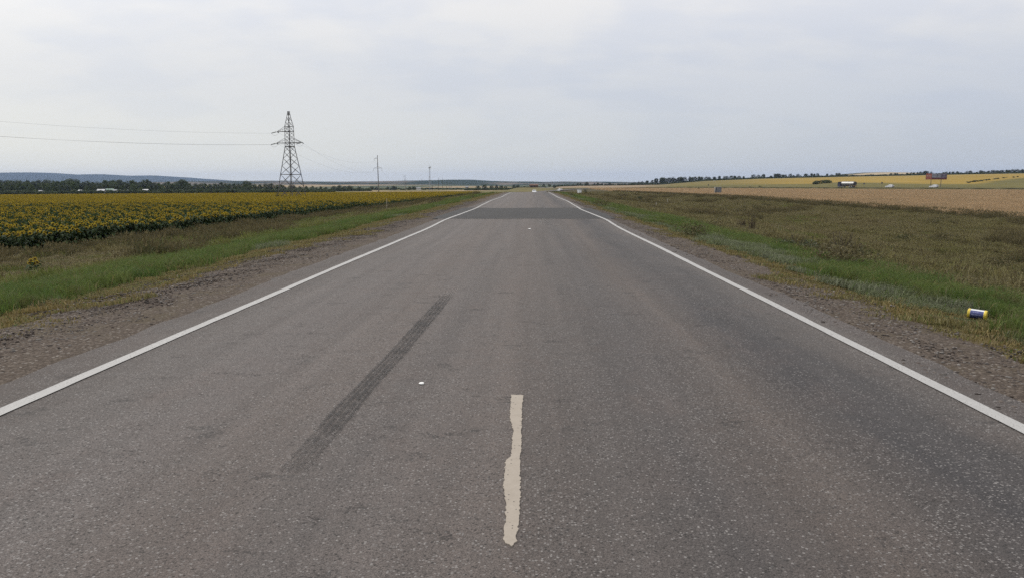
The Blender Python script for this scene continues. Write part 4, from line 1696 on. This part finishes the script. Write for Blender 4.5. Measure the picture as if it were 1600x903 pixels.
# slim radio mast
g = spot(671.5, 1010)
top = z_at(257.5, 1010, 671) - g.z
mast = empty("radio_mast", g)
tag(mast, "slim grey lattice radio mast with a small platform near its top", "mast")
mw = lambda h: 2.6 - 1.5 * h / top
nlev = 14
for i in range(3):
    a = i * 2.094 + .5
    MB().bar((mw(0) * .6 * math.cos(a), mw(0) * .6 * math.sin(a), -.5), (mw(top) * .6 * math.cos(a), mw(top) * .6 * math.sin(a), top * .90), .12, 4).build("leg", M_STEELG, mast)
mb = MB()
for j in range(nlev):
    h0, h1 = top * .9 * j / nlev, top * .9 * (j + 1) / nlev
    for i in range(3):
        a, b = i * 2.094 + .5, (i + 1) * 2.094 + .5
        mb.bar((mw(h0) * .6 * math.cos(a), mw(h0) * .6 * math.sin(a), h0), (mw(h1) * .6 * math.cos(b), mw(h1) * .6 * math.sin(b), h1), .06, 4)
mb.build("bracing", M_STEELG, mast)
MB().lathe([(1.5, top * .86), (1.5, top * .885)], 10).build("platform", M_STEEL, mast)
MB().bar((0, 0, top * .88), (-.6, 0, top), .12, 5).build("antenna", M_STEELG, mast)
MB().box((1.1, 0, top * .9), (.5, .4, 2.2)).build("antenna", M_STEELG, mast)

# ------------------------------------------------------------------ trees
TREE_MATS = [leafy("tree_crown_dark", (.036, .050, .026), (.056, .072, .032), (.075, .086, .042), .06, .25, inst=.35),
             leafy("tree_crown_green", (.050, .074, .026), (.070, .092, .032), (.046, .062, .028), .06, .25, inst=.35),
             leafy("tree_crown_blue", (.030, .040, .030), (.042, .052, .036), (.030, .042, .024), .06, .2, inst=.3)]
M_BARK = simple("tree_bark", (.07, .055, .042), .95, var=.25, scale=1.5)


def tree_proto(seed, ht, wd, mat, label, group, kind="tree"):
    """Trunk with limbs, crown of leaf clumps with gaps between them."""
    r = np.random.default_rng(seed)
    root = empty(kind, (0, 0, 0))
    mb = MB()
    th = ht * r.uniform(.16, .26)
    mb.bar((0, 0, -.5), (.1, 0, th), ht * .022, 7, 0, ht * .016)
    mb.bar((.1, 0, th), (.0, .1, ht * .8), ht * .016, 6, 0, ht * .004)
    cl = []
    nb = int(r.integers(13, 19))
    for i in range(nb):
        q = (i + .5) / nb
        a = i * 2.4 + r.uniform(-.5, .5)
        env = wd * .5 * math.sin(math.pi * min(1, (.12 + q * .84))) ** .7
        rr = env * r.uniform(.35, .95)
        c = np.array([rr * math.cos(a), rr * math.sin(a), th * .8 + (ht - th) * (.06 + .86 * q)])
        cl.append((c, wd * r.uniform(.15, .25)))
        if i % 2 == 0:
            mb.bar((.05, 0, th + (c[2] - th) * .5), tuple(c), ht * .008, 4, 0, ht * .003, caps=False)
    P_, A_, B_ = [], [], []
    for c, rad_ in cl:
        n = 130
        d = r.normal(0, 1, (n, 3))
        d /= np.linalg.norm(d, axis=1)[:, None]
        p_ = c + d * (rad_ * r.uniform(.35, 1.1, n))[:, None] * np.array([1.1, 1.1, .85])
        a_ = r.normal(0, 1, (n, 3))
        a_ /= np.linalg.norm(a_, axis=1)[:, None]
        b_ = np.cross(a_, r.normal(0, 1, (n, 3)))
        b_ /= np.linalg.norm(b_, axis=1)[:, None]
        s_ = ht * .028 * r.uniform(.6, 1.4, n)[:, None]
        P_.append(p_)
        A_.append(a_ * s_)
        B_.append(b_ * s_ * .7)
    p_, a_, b_ = np.concatenate(P_), np.concatenate(A_), np.concatenate(B_)
    v = np.stack([p_ - a_, p_ + b_, p_ + a_, p_ - b_], 1).reshape(-1, 3)
    link("crown", mesh_from("crown", v, np.arange(len(v)).reshape(-1, 4), [mat]), root)
    mb.build("trunk", M_BARK, root)
    tag(root, label, "tree", group)
    root['h'] = ht
    return root


used = {}


def plant(proto, px, y, toppx, label=None, group=None, wide=1.0):
    g = spot(px, y)
    h = max(z_at(toppx, y, px) - g.z, 2.0)
    k = h / proto['h']
    if proto.name not in used:
        used[proto.name] = 1
        o = proto
        o.location, o.rotation_euler, o.scale = g, (0, 0, random.uniform(0, 6.28)), (k * wide, k * wide, k)
        if label:
            o['label'] = label
        if group:
            o['group'] = group
    else:
        o = copy_tree(proto, g, random.uniform(0, 6.28), (k * wide, k * wide, k), label, group)
    if label and group is None and 'group' in o:
        del o['group']
    return o


GL, GR, GM = "trees of the wood behind the sunflower field", "trees of the shelterbelt along the ridge", "scattered trees in the valley behind the road"
WOODT = [tree_proto(500 + i, 13.0, w_, TREE_MATS[i % 2], "dark green broadleaf tree in the wood behind the sunflower field", GL) for i, w_ in enumerate((9.5, 8.0, 11, 7.0, 9.0, 10.0))]
BELTT = [tree_proto(520 + i, 9.0, w_, TREE_MATS[0 if i % 2 else 2], "dark tree in the shelterbelt along the ridge over the yellow field", GR) for i, w_ in enumerate((8.6, 7.0, 10.5, 6.0, 9.0))]
VALT = [tree_proto(540 + i, 9.0, w_, TREE_MATS[2 if i % 2 else 0], "small dark tree in the hedgerow of the valley behind the road", GM) for i, w_ in enumerate((8.0, 6.5, 9.5))]
# the wood on the left
sky_px = [-30, 0, 60, 90, 108, 116, 125, 140, 150, 158, 166, 185, 190, 196, 203, 212, 220, 228, 236, 250, 262, 275, 285, 294, 305, 330, 345, 352, 376, 384, 392, 410, 425, 440, 452, 470, 500, 515]
sky_py = [282, 281.5, 281.2, 281.6, 280, 281, 283.5, 282.2, 283.2, 285, 281.6, 281.2, 281.6, 286, 281.2, 284, 283.5, 280.8, 283, 285, 284, 283.6, 281.2, 285, 286.5, 287, 285, 286, 285.6, 282.6, 286.5, 288, 287, 288.5, 290, 291, 291.5, 292.2]
for yrow, stp, drop in ((930, 8.2, 0.0), (800, 9.5, 3.4), (690, 12.5, 8.0)):
    px = -24 + random.uniform(0, 5)
    while px < 514:
        tp = float(np.interp(px, sky_px, sky_py)) + drop + random.uniform(-.5, 1.6)
        gy = 285 + (EYE.z - spot(px, yrow).z) * F_PX / yrow
        if gy - tp > 3.0 and random.random() < .96:
            plant(random.choice(WOODT), px, yrow + random.uniform(-35, 35), tp, wide=random.uniform(.8, 1.3))
        px += stp * random.uniform(.6, 1.3)
for px, tp, wd_, lb in ((113, 279.8, .9, "tall round-topped tree standing above the wood beneath the dip of the blue ridge"), (164.5, 281.2, .75, "narrow tree, first of three dark round crowns over the green roofed house"),
                        (177, 281.2, 1.0, "broad middle tree of three dark round crowns over the green roofed house"), (187.5, 280.8, .9, "last tree of three dark round crowns over the green roofed house"),
                        (206, 281.2, .8, "lone round tree between a gap in the wood and the white roofed barn"), (230.5, 280.3, .5, "slender twin-topped tree rising above the white roofed barn"),
                        (285, 281.1, 1.15, "largest spreading green tree near the end of the blue ridge"), (384, 282.6, .6, "spiky tree sticking out of the lower wood before the pylon")):
    plant(random.choice(WOODT[:3]), px, 860, tp, lb, None, wd_)
# bushy lower edge of the wood
ed_p = []
for i in range(4):
    v, f_, mi = leaf_blob(420, 2.6, .38, 620 + i, None, flat=.75, msplit=.3)
    ed_p.append(mesh_from("clump", v, f_, [TREE_MATS[0], TREE_MATS[1]], mi))
U = []
for px in np.arange(-20, 520, 2.1):
    for yb in (640, 720, 850, 980):
        if random.random() < .72:
            y = yb + random.uniform(-25, 25)
            U.append(spot(px + random.uniform(-2, 2), y))
for px in np.arange(520, 578, 1.6):
    U.append(spot(px, 880 + random.uniform(-20, 40)))
for px in np.arange(728, 800, 1.3):
    for q in range(2):
        U.append(spot(px, 900 + random.uniform(-10, 60)))
for px in np.concatenate([np.arange(640, 725, 2.4), np.arange(575, 640, 4.0)]):
    U.append(spot(px, 1150 + random.uniform(-20, 80)))
for px in np.arange(985, 1600, 1.5):
    U.append(spot(px, 1296 + random.uniform(0, 10)))
for px in np.arange(865, 990, 2.0):
    if random.random() < .75:
        U.append(spot(px, 1290 + random.uniform(0, 30)))
for px in np.arange(800, 868, 2.4):
    if random.random() < .6:
        U.append(spot(px, 1000 + random.uniform(0, 60)))
U = np.array([tuple(u_) for u_ in U])
sc_ = np.where(U[:, 1] > 1200, rng.uniform(.8, 1.3, len(U)), rng.uniform(.75, 1.5, len(U)))
sc_ = np.where((U[:, 0] > -190) & (U[:, 1] < 1200), sc_ * .8, sc_)
scatter("undergrowth", U, rng.uniform(0, 6.28, len(U)), sc_, rng.integers(0, 4, len(U)), ed_p, "dense dark scrub under the distant trees and along field edges", follow=False)

# hedgerow trees in the valley
for px, y, tp in ((757, 900, 288.5), (768, 930, 290), (776, 900, 289), (783, 940, 290.3), (747, 950, 290.4), (803, 930, 289), (809, 930, 289.4), (790, 960, 291), (581, 990, 291.5), (588, 1000, 292),
                  (614, 1050, 291), (617, 1050, 291.6), (606, 1060, 292.4), (640, 1080, 292), (646, 1080, 291.6), (651, 1090, 292), (849.5, 1280, 287.6), (858.5, 1290, 288), (866, 1290, 289.2),
                  (900, 1290, 289.4), (521, 860, 291), (530, 870, 289.7), (538, 870, 291), (546, 880, 290.5), (561, 880, 292), (903, 1280, 286.6), (907, 1280, 286.4), (929, 1290, 286.3), (934, 1290, 286), (941, 1290, 286.6), (953, 1290, 285.8),
                  (947, 1290, 288), (966, 1290, 287.5), (976, 1290, 286.8)):
    plant(random.choice(VALT), px, y, tp, wide=random.uniform(.9, 1.25))
plant(VALT[0], 917, 1285, 284.8, "largest dark round tree of the valley hedgerow over the white kiosk", None, 1.35)
# shelterbelt along the ridge
pxr, tops = [], []
px = 983.0
prof = ([980, 1000, 1015, 1028, 1040, 1055, 1070, 1088, 1105, 1125, 1145, 1160, 1180, 1205, 1230, 1250, 1270, 1290, 1310, 1325, 1345, 1390, 1420, 1445, 1470, 1500, 1530, 1555, 1575, 1600, 1640],
        [285.6, 284, 282, 278, 277.6, 277.6, 276.6, 276, 276, 274.8, 274.8, 274.4, 273, 272, 272, 272, 271.2, 271.2, 270.8, 273.6, 274.8, 271, 270, 267.6, 269.2, 267.6, 266.8, 266.2, 265.4, 264.6, 263])
gaps = [(1166, 1169), (1200, 1203), (1329, 1391)]
while px < 1612:
    if not any(a < px < b for a, b in gaps):
        tp = float(np.interp(px, *prof)) + abs(random.gauss(0, 1.1)) * random.choice((.4, 1.6)) - .2
        plant(random.choice(BELTT), px, RIDGE_Y + random.uniform(2, 22), tp, wide=random.uniform(.85, 1.35))
    px += random.uniform(3.2, 8.6) if px < 1550 else random.uniform(2.6, 5.2)
for px, tp, lb in ((1445, 267.4, "rounded tall tree of the ridge standing over the billboard"), (1216, 271.8, "broad round tree in the middle of the ridge shelterbelt"), (1035, 277.6, "tall blocky tree at the low end of the ridge shelterbelt")):
    plant(random.choice(BELTT), px, RIDGE_Y + 10, tp, lb, None, 1.3)
# bushes in the draw on the yellow slope
kk = 0
M_BUSHF = TREE_MATS[1]
for i, (px, y, top) in enumerate(((1513, 560, 286.6), (1520, 590, 284.2), (1526, 605, 284), (1533, 620, 283.6), (1540, 650, 283), (1546, 670, 281.8), (1553, 700, 279.4), (1559, 720, 279.2), (1569, 760, 279.2), (1583, 800, 277.8), (1590, 830, 277.4),
                                   (1274, 620, 283.6), (1281, 640, 282.4), (1288, 660, 281.4), (1294, 680, 281.2))):
    g = spot(px, y)
    h = max(z_at(top, y, px) - g.z, 1.2)
    h = min(h, 5.0)
    grp = "bushes in the draw of the yellow slope" if px > 1500 else "bushes in the notch of the yellow field"
    o = empty("bush", g, random.uniform(0, 6))
    tag(o, "dark green bush in the draw running up the yellow slope" if px > 1500 else "dark bush in the notch of the yellow field above the tanker", "bush", grp)
    v, f_, mi = leaf_blob(300, 1.0, .16, 700 + i, None, flat=.9, msplit=.3)
    v = v * np.array([h * 1.9, h * 1.2, h / v[:, 2].max()])
    link("foliage", mesh_from("foliage", v, f_, [TREE_MATS[1], M_SHRUBB], mi), o)

# ------------------------------------------------------------------ houses and sheds
M_WALLW = simple("lime_wash", (.48, .47, .44), .9)
M_WALLG = simple("grey_boards", (.24, .23, .21), .9)
M_WALLR = simple("red_brick", (.075, .054, .047), .9)
M_ROOFW = simple("bright_sheet_roof", (.36, .37, .38), .6, .1)
M_ROOFG = simple("green_sheet_roof", (.05, .115, .085), .5, .1)
M_ROOFB = simple("brown_tile_roof", (.13, .075, .055), .9)
M_ROOFS = simple("grey_slate_roof", (.25, .26, .27), .8)
M_WIN = simple("dark_window", (.03, .035, .045), .2)
M_DOORB = simple("brown_door", (.12, .07, .04), .7)


def house(px, y, base_py, wpx, hpx_wall, hpx_roof, wall, roofm, label, rz=0.0, deep=.6, name="house", gable=False):
    s = y / F_PX
    g = spot(px, y)
    z0 = min(z_at(base_py, y, px), g.z + 6.0)
    L, wl, rf = wpx * s, hpx_wall * s, hpx_roof * s
    D = max(L * deep, 3.0)
    o = empty(name, (g.x, g.y, g.z), rz)
    tag(o, label, name.split("_")[-1])
    lift = z0 - g.z
    MB().box((0, 0, (lift + wl) / 2 - .2), (L, D, wl + lift + .4)).build("wall", wall, o)
    ov = .35
    prof = [(-D / 2 - ov, lift + wl), (0, lift + wl + rf), (D / 2 + ov, lift + wl), (D / 2 + ov, lift + wl - .18), (0, lift + wl + rf - .18), (-D / 2 - ov, lift + wl - .18)]
    mb = MB()
    if gable:
        mb.prism(prof, -L / 2 - ov, L / 2 + ov)
        r_ = mb.build("roof", roofm, o)
        r_.rotation_euler = (0, 0, math.pi / 2)
        r_.scale = (D / L, L / D, 1)
    else:
        mb.prism(prof, -L / 2 - ov, L / 2 + ov)
        r_ = mb.build("roof", roofm, o)
    fix_normals(r_)
    for xx in (-.28, .1):
        MB().box((L * xx, -D / 2 - .03, lift + wl * .55), (L * .13, .05, wl * .4)).build("window", M_WIN, o)
    MB().box((L * .36, -D / 2 - .03, lift + wl * .38), (L * .1, .05, wl * .74)).build("door", M_DOORB, o)
    return o


house(157.5, 640, 301.2, 10.5, 2.6, 2.6, M_WALLG, M_ROOFW, "low house with a bright white sheet roof before the wood", .1)
house(171, 655, 301, 12, 2.4, 3.4, M_WALLG, M_ROOFG, "low house with a dark green roof beside the white roofed one", -.05)
house(179.5, 648, 300.2, 5, 2.0, 1.6, M_WALLG, M_ROOFS, "small grey outbuilding attached to the end of the green house", .0)
house(189, 640, 300.6, 5, 1.4, .9, M_WALLW, M_ROOFS, "tiny pale shed by itself past the green roofed house", .0, name="shed")
house(200.5, 650, 301, 3.0, 3.0, .8, M_WALLW, M_ROOFS, "narrow upright grey hut half hidden in bushes", .0, name="hut")
house(226.8, 640, 299.2, 7.5, 1.5, 1.5, M_WALLG, M_ROOFW, "small barn with a white roof below the slender tree", .15, name="barn")
house(124.5, 650, 299.6, 4, 1.2, 1.2, M_WALLG, M_ROOFW, "tiny white roofed shed among dark bushes", .2, name="shed")
house(62.5, 650, 300.3, 5, 1.3, 1.2, M_WALLG, M_ROOFS, "low grey roofed shed with a dark bush at its side", .1, name="shed")
house(834, 720, 293.0, 12.5, 2.9, 1.7, M_WALLR, M_ROOFB, "long red brick building with a brown roof beyond the end of the road", .12, .5, name="brick_building")
house(654, 1000, 295.6, 6.5, 1.5, .9, M_WALLW, M_ROOFS, "pale low farm building near the radio mast", .0, name="farm_building")
house(729.5, 980, 294.8, 4.5, 2.2, 1.0, M_WALLG, M_ROOFS, "grey farm shed in front of the blue hill", .0, name="shed")

# white kiosk beside the road ahead
g = spot(905.5, 372)
ki = empty("kiosk", g, R(20))
tag(ki, "white roadside kiosk with a dark side standing right of the road end".replace(" right of", " past"), "kiosk")
MB().box((0, 0, .95), (1.5, 1.3, 1.9)).build("wall", simple("white_panel", (.66, .67, .68), .6), ki)
MB().box((.1, 0, 1.99), (2.0, 1.7, .16)).build("roof", M_ROOFS, ki)
MB().box((.76, 0, 1.0), (.04, 1.0, 1.5)).build("door", M_WIN, ki)

# small pale cabinet in the wheat
g = spot(1122.2, 262)
cb = empty("metal_cabinet", g, R(6))
tag(cb, "grey metal cabinet standing alone in the wheat field", "cabinet")
M_GREYB = simple("grey_cabinet_paint", (.13, .135, .145), .6)
hz = z_at(293.2, 262, 1122) - g.z
MB().box((0, 0, hz / 2), (2.05, 1.1, hz)).build("body", M_GREYB, cb)
MB().box((0, 0, hz + .05), (2.2, 1.25, .10)).build("roof", M_ROOFS, cb)
MB().box((-1.13, -.3, hz / 2 - .02), (.14, .5, hz - .04)).build("corner_post", M_POSTW, cb)
MB().box((-.82, -.575, hz / 2), (.2, .05, hz * .9)).build("door", M_WIN, cb)
shrub(1117.5, 257, .5, 2.4, "thin dark weed stalk beside the grey cabinet", M_SHRUBB, 90, .12, 0, .3, "weed", 33, "weed", 2)

# ------------------------------------------------------------------ vehicles
M_TYRE = simple("tyre_rubber", (.025, .025, .026), .9)
M_RIM = simple("wheel_rim", (.35, .35, .36), .4, .6)
M_GLASS = simple("car_glass", (.02, .024, .03), .08, 0, .1, spec=.6)
M_WHITE = simple("white_car_paint", (.66, .67, .68), .3, 0, .05, spec=.5)
M_LAMPR = simple("tail_lamp", (.35, .02, .02), .3)
M_LAMPW = simple("head_lamp", (.6, .6, .58), .2)
M_DARK = simple("dark_trim", (.03, .03, .032), .6)


def wheel(parent, x, y, r, wd):
    o = MB().lathe([(r * .75, x - wd / 2), (r, x - wd / 2 + .03), (r, x + wd / 2 - .03), (r * .75, x + wd / 2)], 18, 0, 'x', (0, y, r)).build("wheel", M_TYRE, parent)
    MB().lathe([(r * .62, x - wd / 2 - .012), (r * .62, x + wd / 2 + .012)], 14, 0, 'x', (0, y, r)).build("rim", M_RIM, o)


def car(loc, rz, label, L=4.3, Wd=1.75, Ht=1.5, hatch=True):
    """Nose towards +y."""
    o = empty("car", loc, rz)
    tag(o, label, "car")
    a = L / 2
    body = [(-a, .35), (-a, .95), (-a + .12, 1.02), (a - 1.15, .98), (a - .2, .82), (a, .68), (a, .32)]
    mb = MB()
    mb.prism(body, -Wd / 2, Wd / 2)
    b = mb.build("body", M_WHITE, o)
    fix_normals(b)
    top = [(-a + .10, 1.0), (-a + .42, Ht - .05), (-a + .7, Ht), (a - 2.1, Ht), (a - 1.25, .98)]
    mb = MB()
    n = len(top)
    vs = []
    for sgn in (-1, 1):
        for y, z in top:
            inset = .0 if z < 1.05 else .16
            vs.append((sgn * (Wd / 2 - .04 - inset), y, z))
    mb.add(vs, [(i, (i + 1) % n, n + (i + 1) % n, n + i) for i in range(n)] + [tuple(range(n - 1, -1, -1)), tuple(range(n, 2 * n))])
    c = mb.build("cabin", M_WHITE, o)
    fix_normals(c)
    # windows a little proud of the cabin
    def pane(pts):
        MB().add(pts, [tuple(range(len(pts)))]).build("window", M_GLASS, o)
    w0, w1 = Wd / 2 - .04, Wd / 2 - .20
    pane([(-w0 + .10, -a + .09, 1.03), (w0 - .10, -a + .09, 1.03), (w1 - .08, -a + .385, Ht - .1), (-w1 + .08, -a + .385, Ht - .1)])
    pane([(-w0 + .12, a - 1.26, 1.04), (w0 - .12, a - 1.26, 1.04), (w1 - .06, a - 2.02, Ht - .06), (-w1 + .06, a - 2.02, Ht - .06)])
    for s in (-1, 1):
        sx = lambda z: s * (Wd / 2 - .04 - .16 * min(1, max(0, (z - 1.0) / .08)) + .012)
        for y0, y1, yt0, yt1 in ((-a + .35, -a + 1.75, -a + .65, -a + 1.75), (-a + 1.83, a - 1.45, -a + 1.83, a - 2.1)):
            pane([(s * (w0 - .01), y0, 1.05), (s * (w0 - .01), y1, 1.05), (s * (w1 + .012), yt1, Ht - .09), (s * (w1 + .012), yt0, Ht - .09)])
        for yy in (-a + .85, a - .85):
            wheel(o, s * (Wd / 2 - .1), yy, .32, .2)
        MB().box((s * (Wd / 2 - .14), -a - .01, .85), (.22, .05, .16)).build("tail_lamp", M_LAMPR, o)
        MB().box((s * (Wd / 2 - .25), a - .03, .68), (.3, .1, .12)).build("headlight", M_LAMPW, o)
    MB().box((0, -a - .02, .50), (Wd * .94, .08, .34)).build("bumper", M_DARK, o)
    return o


def on_side_road(px, off=0.0):
    k = (px - 830) / F_PX
    # intersection of the sight line with the road's axis, shifted across it
    A, d = SIDE_A, _sd
    nrm = np.array((_sd[1], -_sd[0]))
    A2 = A + nrm * off
    xk = x_at(px, 1.0)
    t_ = (xk * A2[1] - A2[0]) / (d[0] - xk * d[1])
    q = A2 + d * t_
    cz = A + d * t_
    return Vector((q[0], q[1], float(H(cz[0], cz[1])) + .12))


HEAD = math.atan2(-_sd[0], _sd[1])        # driving towards the junction
car(on_side_road(1390.5, 1.9), HEAD, "small white car behind the tanker on the far road", 4.2, 1.75, 1.6)
car(on_side_road(1459.5, 1.9), HEAD, "white hatchback passing beneath the billboard on the far road", 4.1, 1.75, 1.55)
car((x_at(834.8, 355), 355, float(roadz(355)) + .01), math.pi, "white car coming up over the crest of the main road", 4.4, 1.8, 1.5)
car((x_at(874.5, 470), 470, float(H(x_at(874.5, 470), 470)) + .1), .5, "pale car parked in the field past the road crest", 4.3, 1.8, 1.55)

# tanker
M_TANKM = simple("bright_tank_metal", (.36, .36, .35), .35, .5, .08, .7)
M_CABD = simple("dark_blue_cab", (.035, .04, .07), .4)
M_RED = simple("dark_red_frame", (.10, .035, .03), .7)
tk = empty("tanker_truck", on_side_road(1324.5, 1.9), HEAD)
tag(tk, "tanker truck with a shiny silver tank and dark cab on the far road", "truck")
cabp = [(3.75, .6), (3.75, 3.0), (4.0, 3.15), (5.2, 3.1), (5.55, 2.1), (5.65, 1.3), (5.65, .6)]
fix_normals(MB().prism(cabp, -1.2, 1.2).build("cab", M_CABD, tk))
MB().add([(-1.05, 5.24, 2.95), (1.05, 5.24, 2.95), (1.05, 5.57, 2.15), (-1.05, 5.57, 2.15)], [(0, 1, 2, 3)]).build("window", M_GLASS, tk)
for s in (-1, 1):
    MB().add([(s * 1.21, 4.2, 2.9), (s * 1.21, 5.05, 2.9), (s * 1.21, 5.35, 2.1), (s * 1.21, 4.2, 2.1)], [(0, 1, 2, 3)]).build("window", M_GLASS, tk)
    MB().box((s * .9, 5.67, .95), (.35, .06, .25)).build("headlight", M_LAMPW, tk)
    MB().box((s * 1.35, 5.3, 2.6), (.12, .1, .6)).build("mirror", M_DARK, tk)
mb = MB()
for s in (-.45, .45):
    mb.box((s, -.2, .85), (.2, 10.6, .28))
mb.build("chassis", M_RED, tk)
tkb = MB()
n = 22
prof_ = [(.2, -5.05), (.75, -5.02), (1.0, -4.85), (1.0, 3.2), (.75, 3.4), (.2, 3.45)]
tkb.lathe(prof_, n, 0, 'y')
tkb.v = [(v[0] * 1.2, v[1], v[2] * 1.05 + 2.18) for v in tkb.v]
fix_normals(tkb.build("tank", M_TANKM, tk, smooth=False))
for yy in (-3.4, -.9, 1.6):
    MB().lathe([(.28, 3.2), (.28, 3.36)], 12, 0, 'z', (0, yy, 0)).build("hatch", M_DARK, tk)
MB().box((0, -.9, 3.30), (.5, 7.6, .05)).build("walkway", M_DARK, tk)
end_ = MB().lathe([(.2, -5.12), (.98, -5.09), (1.03, -4.6), (1.03, -4.5)], n, 0, 'y')
end_.v = [(v[0] * 1.2, v[1], v[2] * 1.05 + 2.18) for v in end_.v]
fix_normals(end_.build("shaded_tank_end", M_DARK, tk))  # dark cap colour stands for the shade on the tank's rear
MB().box((0, -5.2, .8), (2.3, .14, .3)).build("bumper", M_RED, tk)
for s in (-1, 1):
    MB().box((s * .95, -5.28, .85), (.3, .05, .16)).build("tail_lamp", M_LAMPR, tk)
    MB().box((s * 1.15, 1.3, .95), (.1, 3.0, .55)).build("side_guard", M_DARK, tk)
    for yy in (4.75, -2.2, -3.5):
        wheel(tk, s * 1.0, yy, .52, .34)
for yy in (2.6,):
    for s in (-1, 1):
        wheel(tk, s * 1.0, yy, .52, .34)

# billboard: red panel, pale picture panel, dark panel
BY = 455.0
bp = spot(1462.5, BY)
bb = empty("billboard", bp, R(-12))
tag(bb, "wide roadside billboard in red, grey and dark panels on two legs", "billboard")
s_ = BY / F_PX
zt, zb = z_at(271.8, BY, 1462) - bp.z, z_at(281.0, BY, 1462) - bp.z
W_ = 29 * s_
M_BRED, t = new_mat("red_poster")
p = t.n('ShaderNodeTexCoord').outputs['Object']
out(t, t.n('ShaderNodeBsdfPrincipled', {'Base Color': t.mix(t.noise(p, .7, 3.0), (.26, .07, .055), (.33, .11, .085)), 'Roughness': .5}).outputs[0])
M_BGREY, t = new_mat("grey_picture_poster")
p = t.n('ShaderNodeTexCoord').outputs['Object']
nn = t.noise(t.scalevec(p, (.5, 1, .9)), 1.1, 4.0, .6)
out(t, t.n('ShaderNodeBsdfPrincipled', {'Base Color': t.ramp(nn, [(.3, (.08, .075, .09)), (.5, (.19, .185, .22)), (.68, (.30, .29, .33))]), 'Roughness': .5}).outputs[0])
M_BDARK, t = new_mat("dark_picture_poster")
p = t.n('ShaderNodeTexCoord').outputs['Object']
nn = t.noise(t.scalevec(p, (.5, 1, .9)), 1.3, 4.0, .6)
out(t, t.n('ShaderNodeBsdfPrincipled', {'Base Color': t.ramp(nn, [(.35, (.05, .04, .06)), (.55, (.12, .10, .14)), (.7, (.22, .20, .26))]), 'Roughness': .5}).outputs[0])
M_MAROON = simple("maroon_strip", (.10, .03, .035), .6)
hgt = zt - zb
MB().box((0, .12, (zt + zb) / 2), (W_ + .1, .22, hgt + .1)).build("frame", M_DARK, bb)
x0 = -W_ / 2
for frac, mt in ((.28, M_BRED), (.44, M_BGREY), (.28, M_BDARK)):
    pw = W_ * frac
    pn = MB().box((x0 + pw / 2, -.02, (zt + zb) / 2), (pw - .06, .05, hgt)).build("poster_panel", mt, bb)
    if mt is not M_BRED:
        MB().box((x0 + pw / 2, -.055, zb + hgt * .15), (pw - .06, .02, hgt * .30)).build("strip", M_MAROON, pn)
    else:
        mb = MB()
        xx = x0 + .35
        rl = random.Random(2)
        while xx < x0 + pw - .5:
            ww = rl.uniform(.14, .34)
            mb.box((xx + ww / 2, -.052, zb + hgt * .60), (ww, .012, .22))
            xx += ww + .09
        mb.build("lettering", M_POSTW, pn)
    x0 += pw
for fx in (-.24, .24):
    MB().bar((W_ * fx, .12, -.4), (W_ * fx, .12, zb), .16, 8).build("leg", M_STEEL, bb)

# small road signs beside the far road
M_SIGNB = simple("sign_back", (.10, .10, .105), .6)
for px, pt, lab in ((1350.3, 286.0, "small dark road sign just behind the tanker"), (1378.2, 284.8, "small dark road sign between tanker and white car"), (1107, 290.2, "small dark road sign over the wheat near the cabinet")):
    q = on_side_road(px, 7.5)
    gz = float(H(q.x, q.y))
    h = max(z_at(pt, q.y, px) - gz, 2.0)
    o = empty("road_sign", (q.x, q.y, gz), R(-20))
    tag(o, lab, "sign")
    MB().bar((0, 0, -.2), (0, 0, h), .05, 6).build("pole", M_STEEL, o)
    MB().lathe([(.48, -.09), (.48, -.06)], 16, 0, 'y', (0, 0, h - .5)).build("plate", M_SIGNB, o)
g = spot(952, 300)

# ------------------------------------------------------------------ haze
hm = bpy.data.materials.new("summer_haze")
hm.use_nodes = True
hn = NT(hm.node_tree)
pv = hn.n('ShaderNodeVolumePrincipled', {'Color': (.47, .61, .94), 'Density': HAZE, 'Anisotropy': .0})
hn.n('ShaderNodeOutputMaterial', {'Volume': pv.outputs[0]})
hb = MB().box((0, 6800, 60), (26000, 14000, 190)).build("haze", hm)
tag(hb, "thin bluish summer haze lying over the whole plain", None, None, 'stuff')
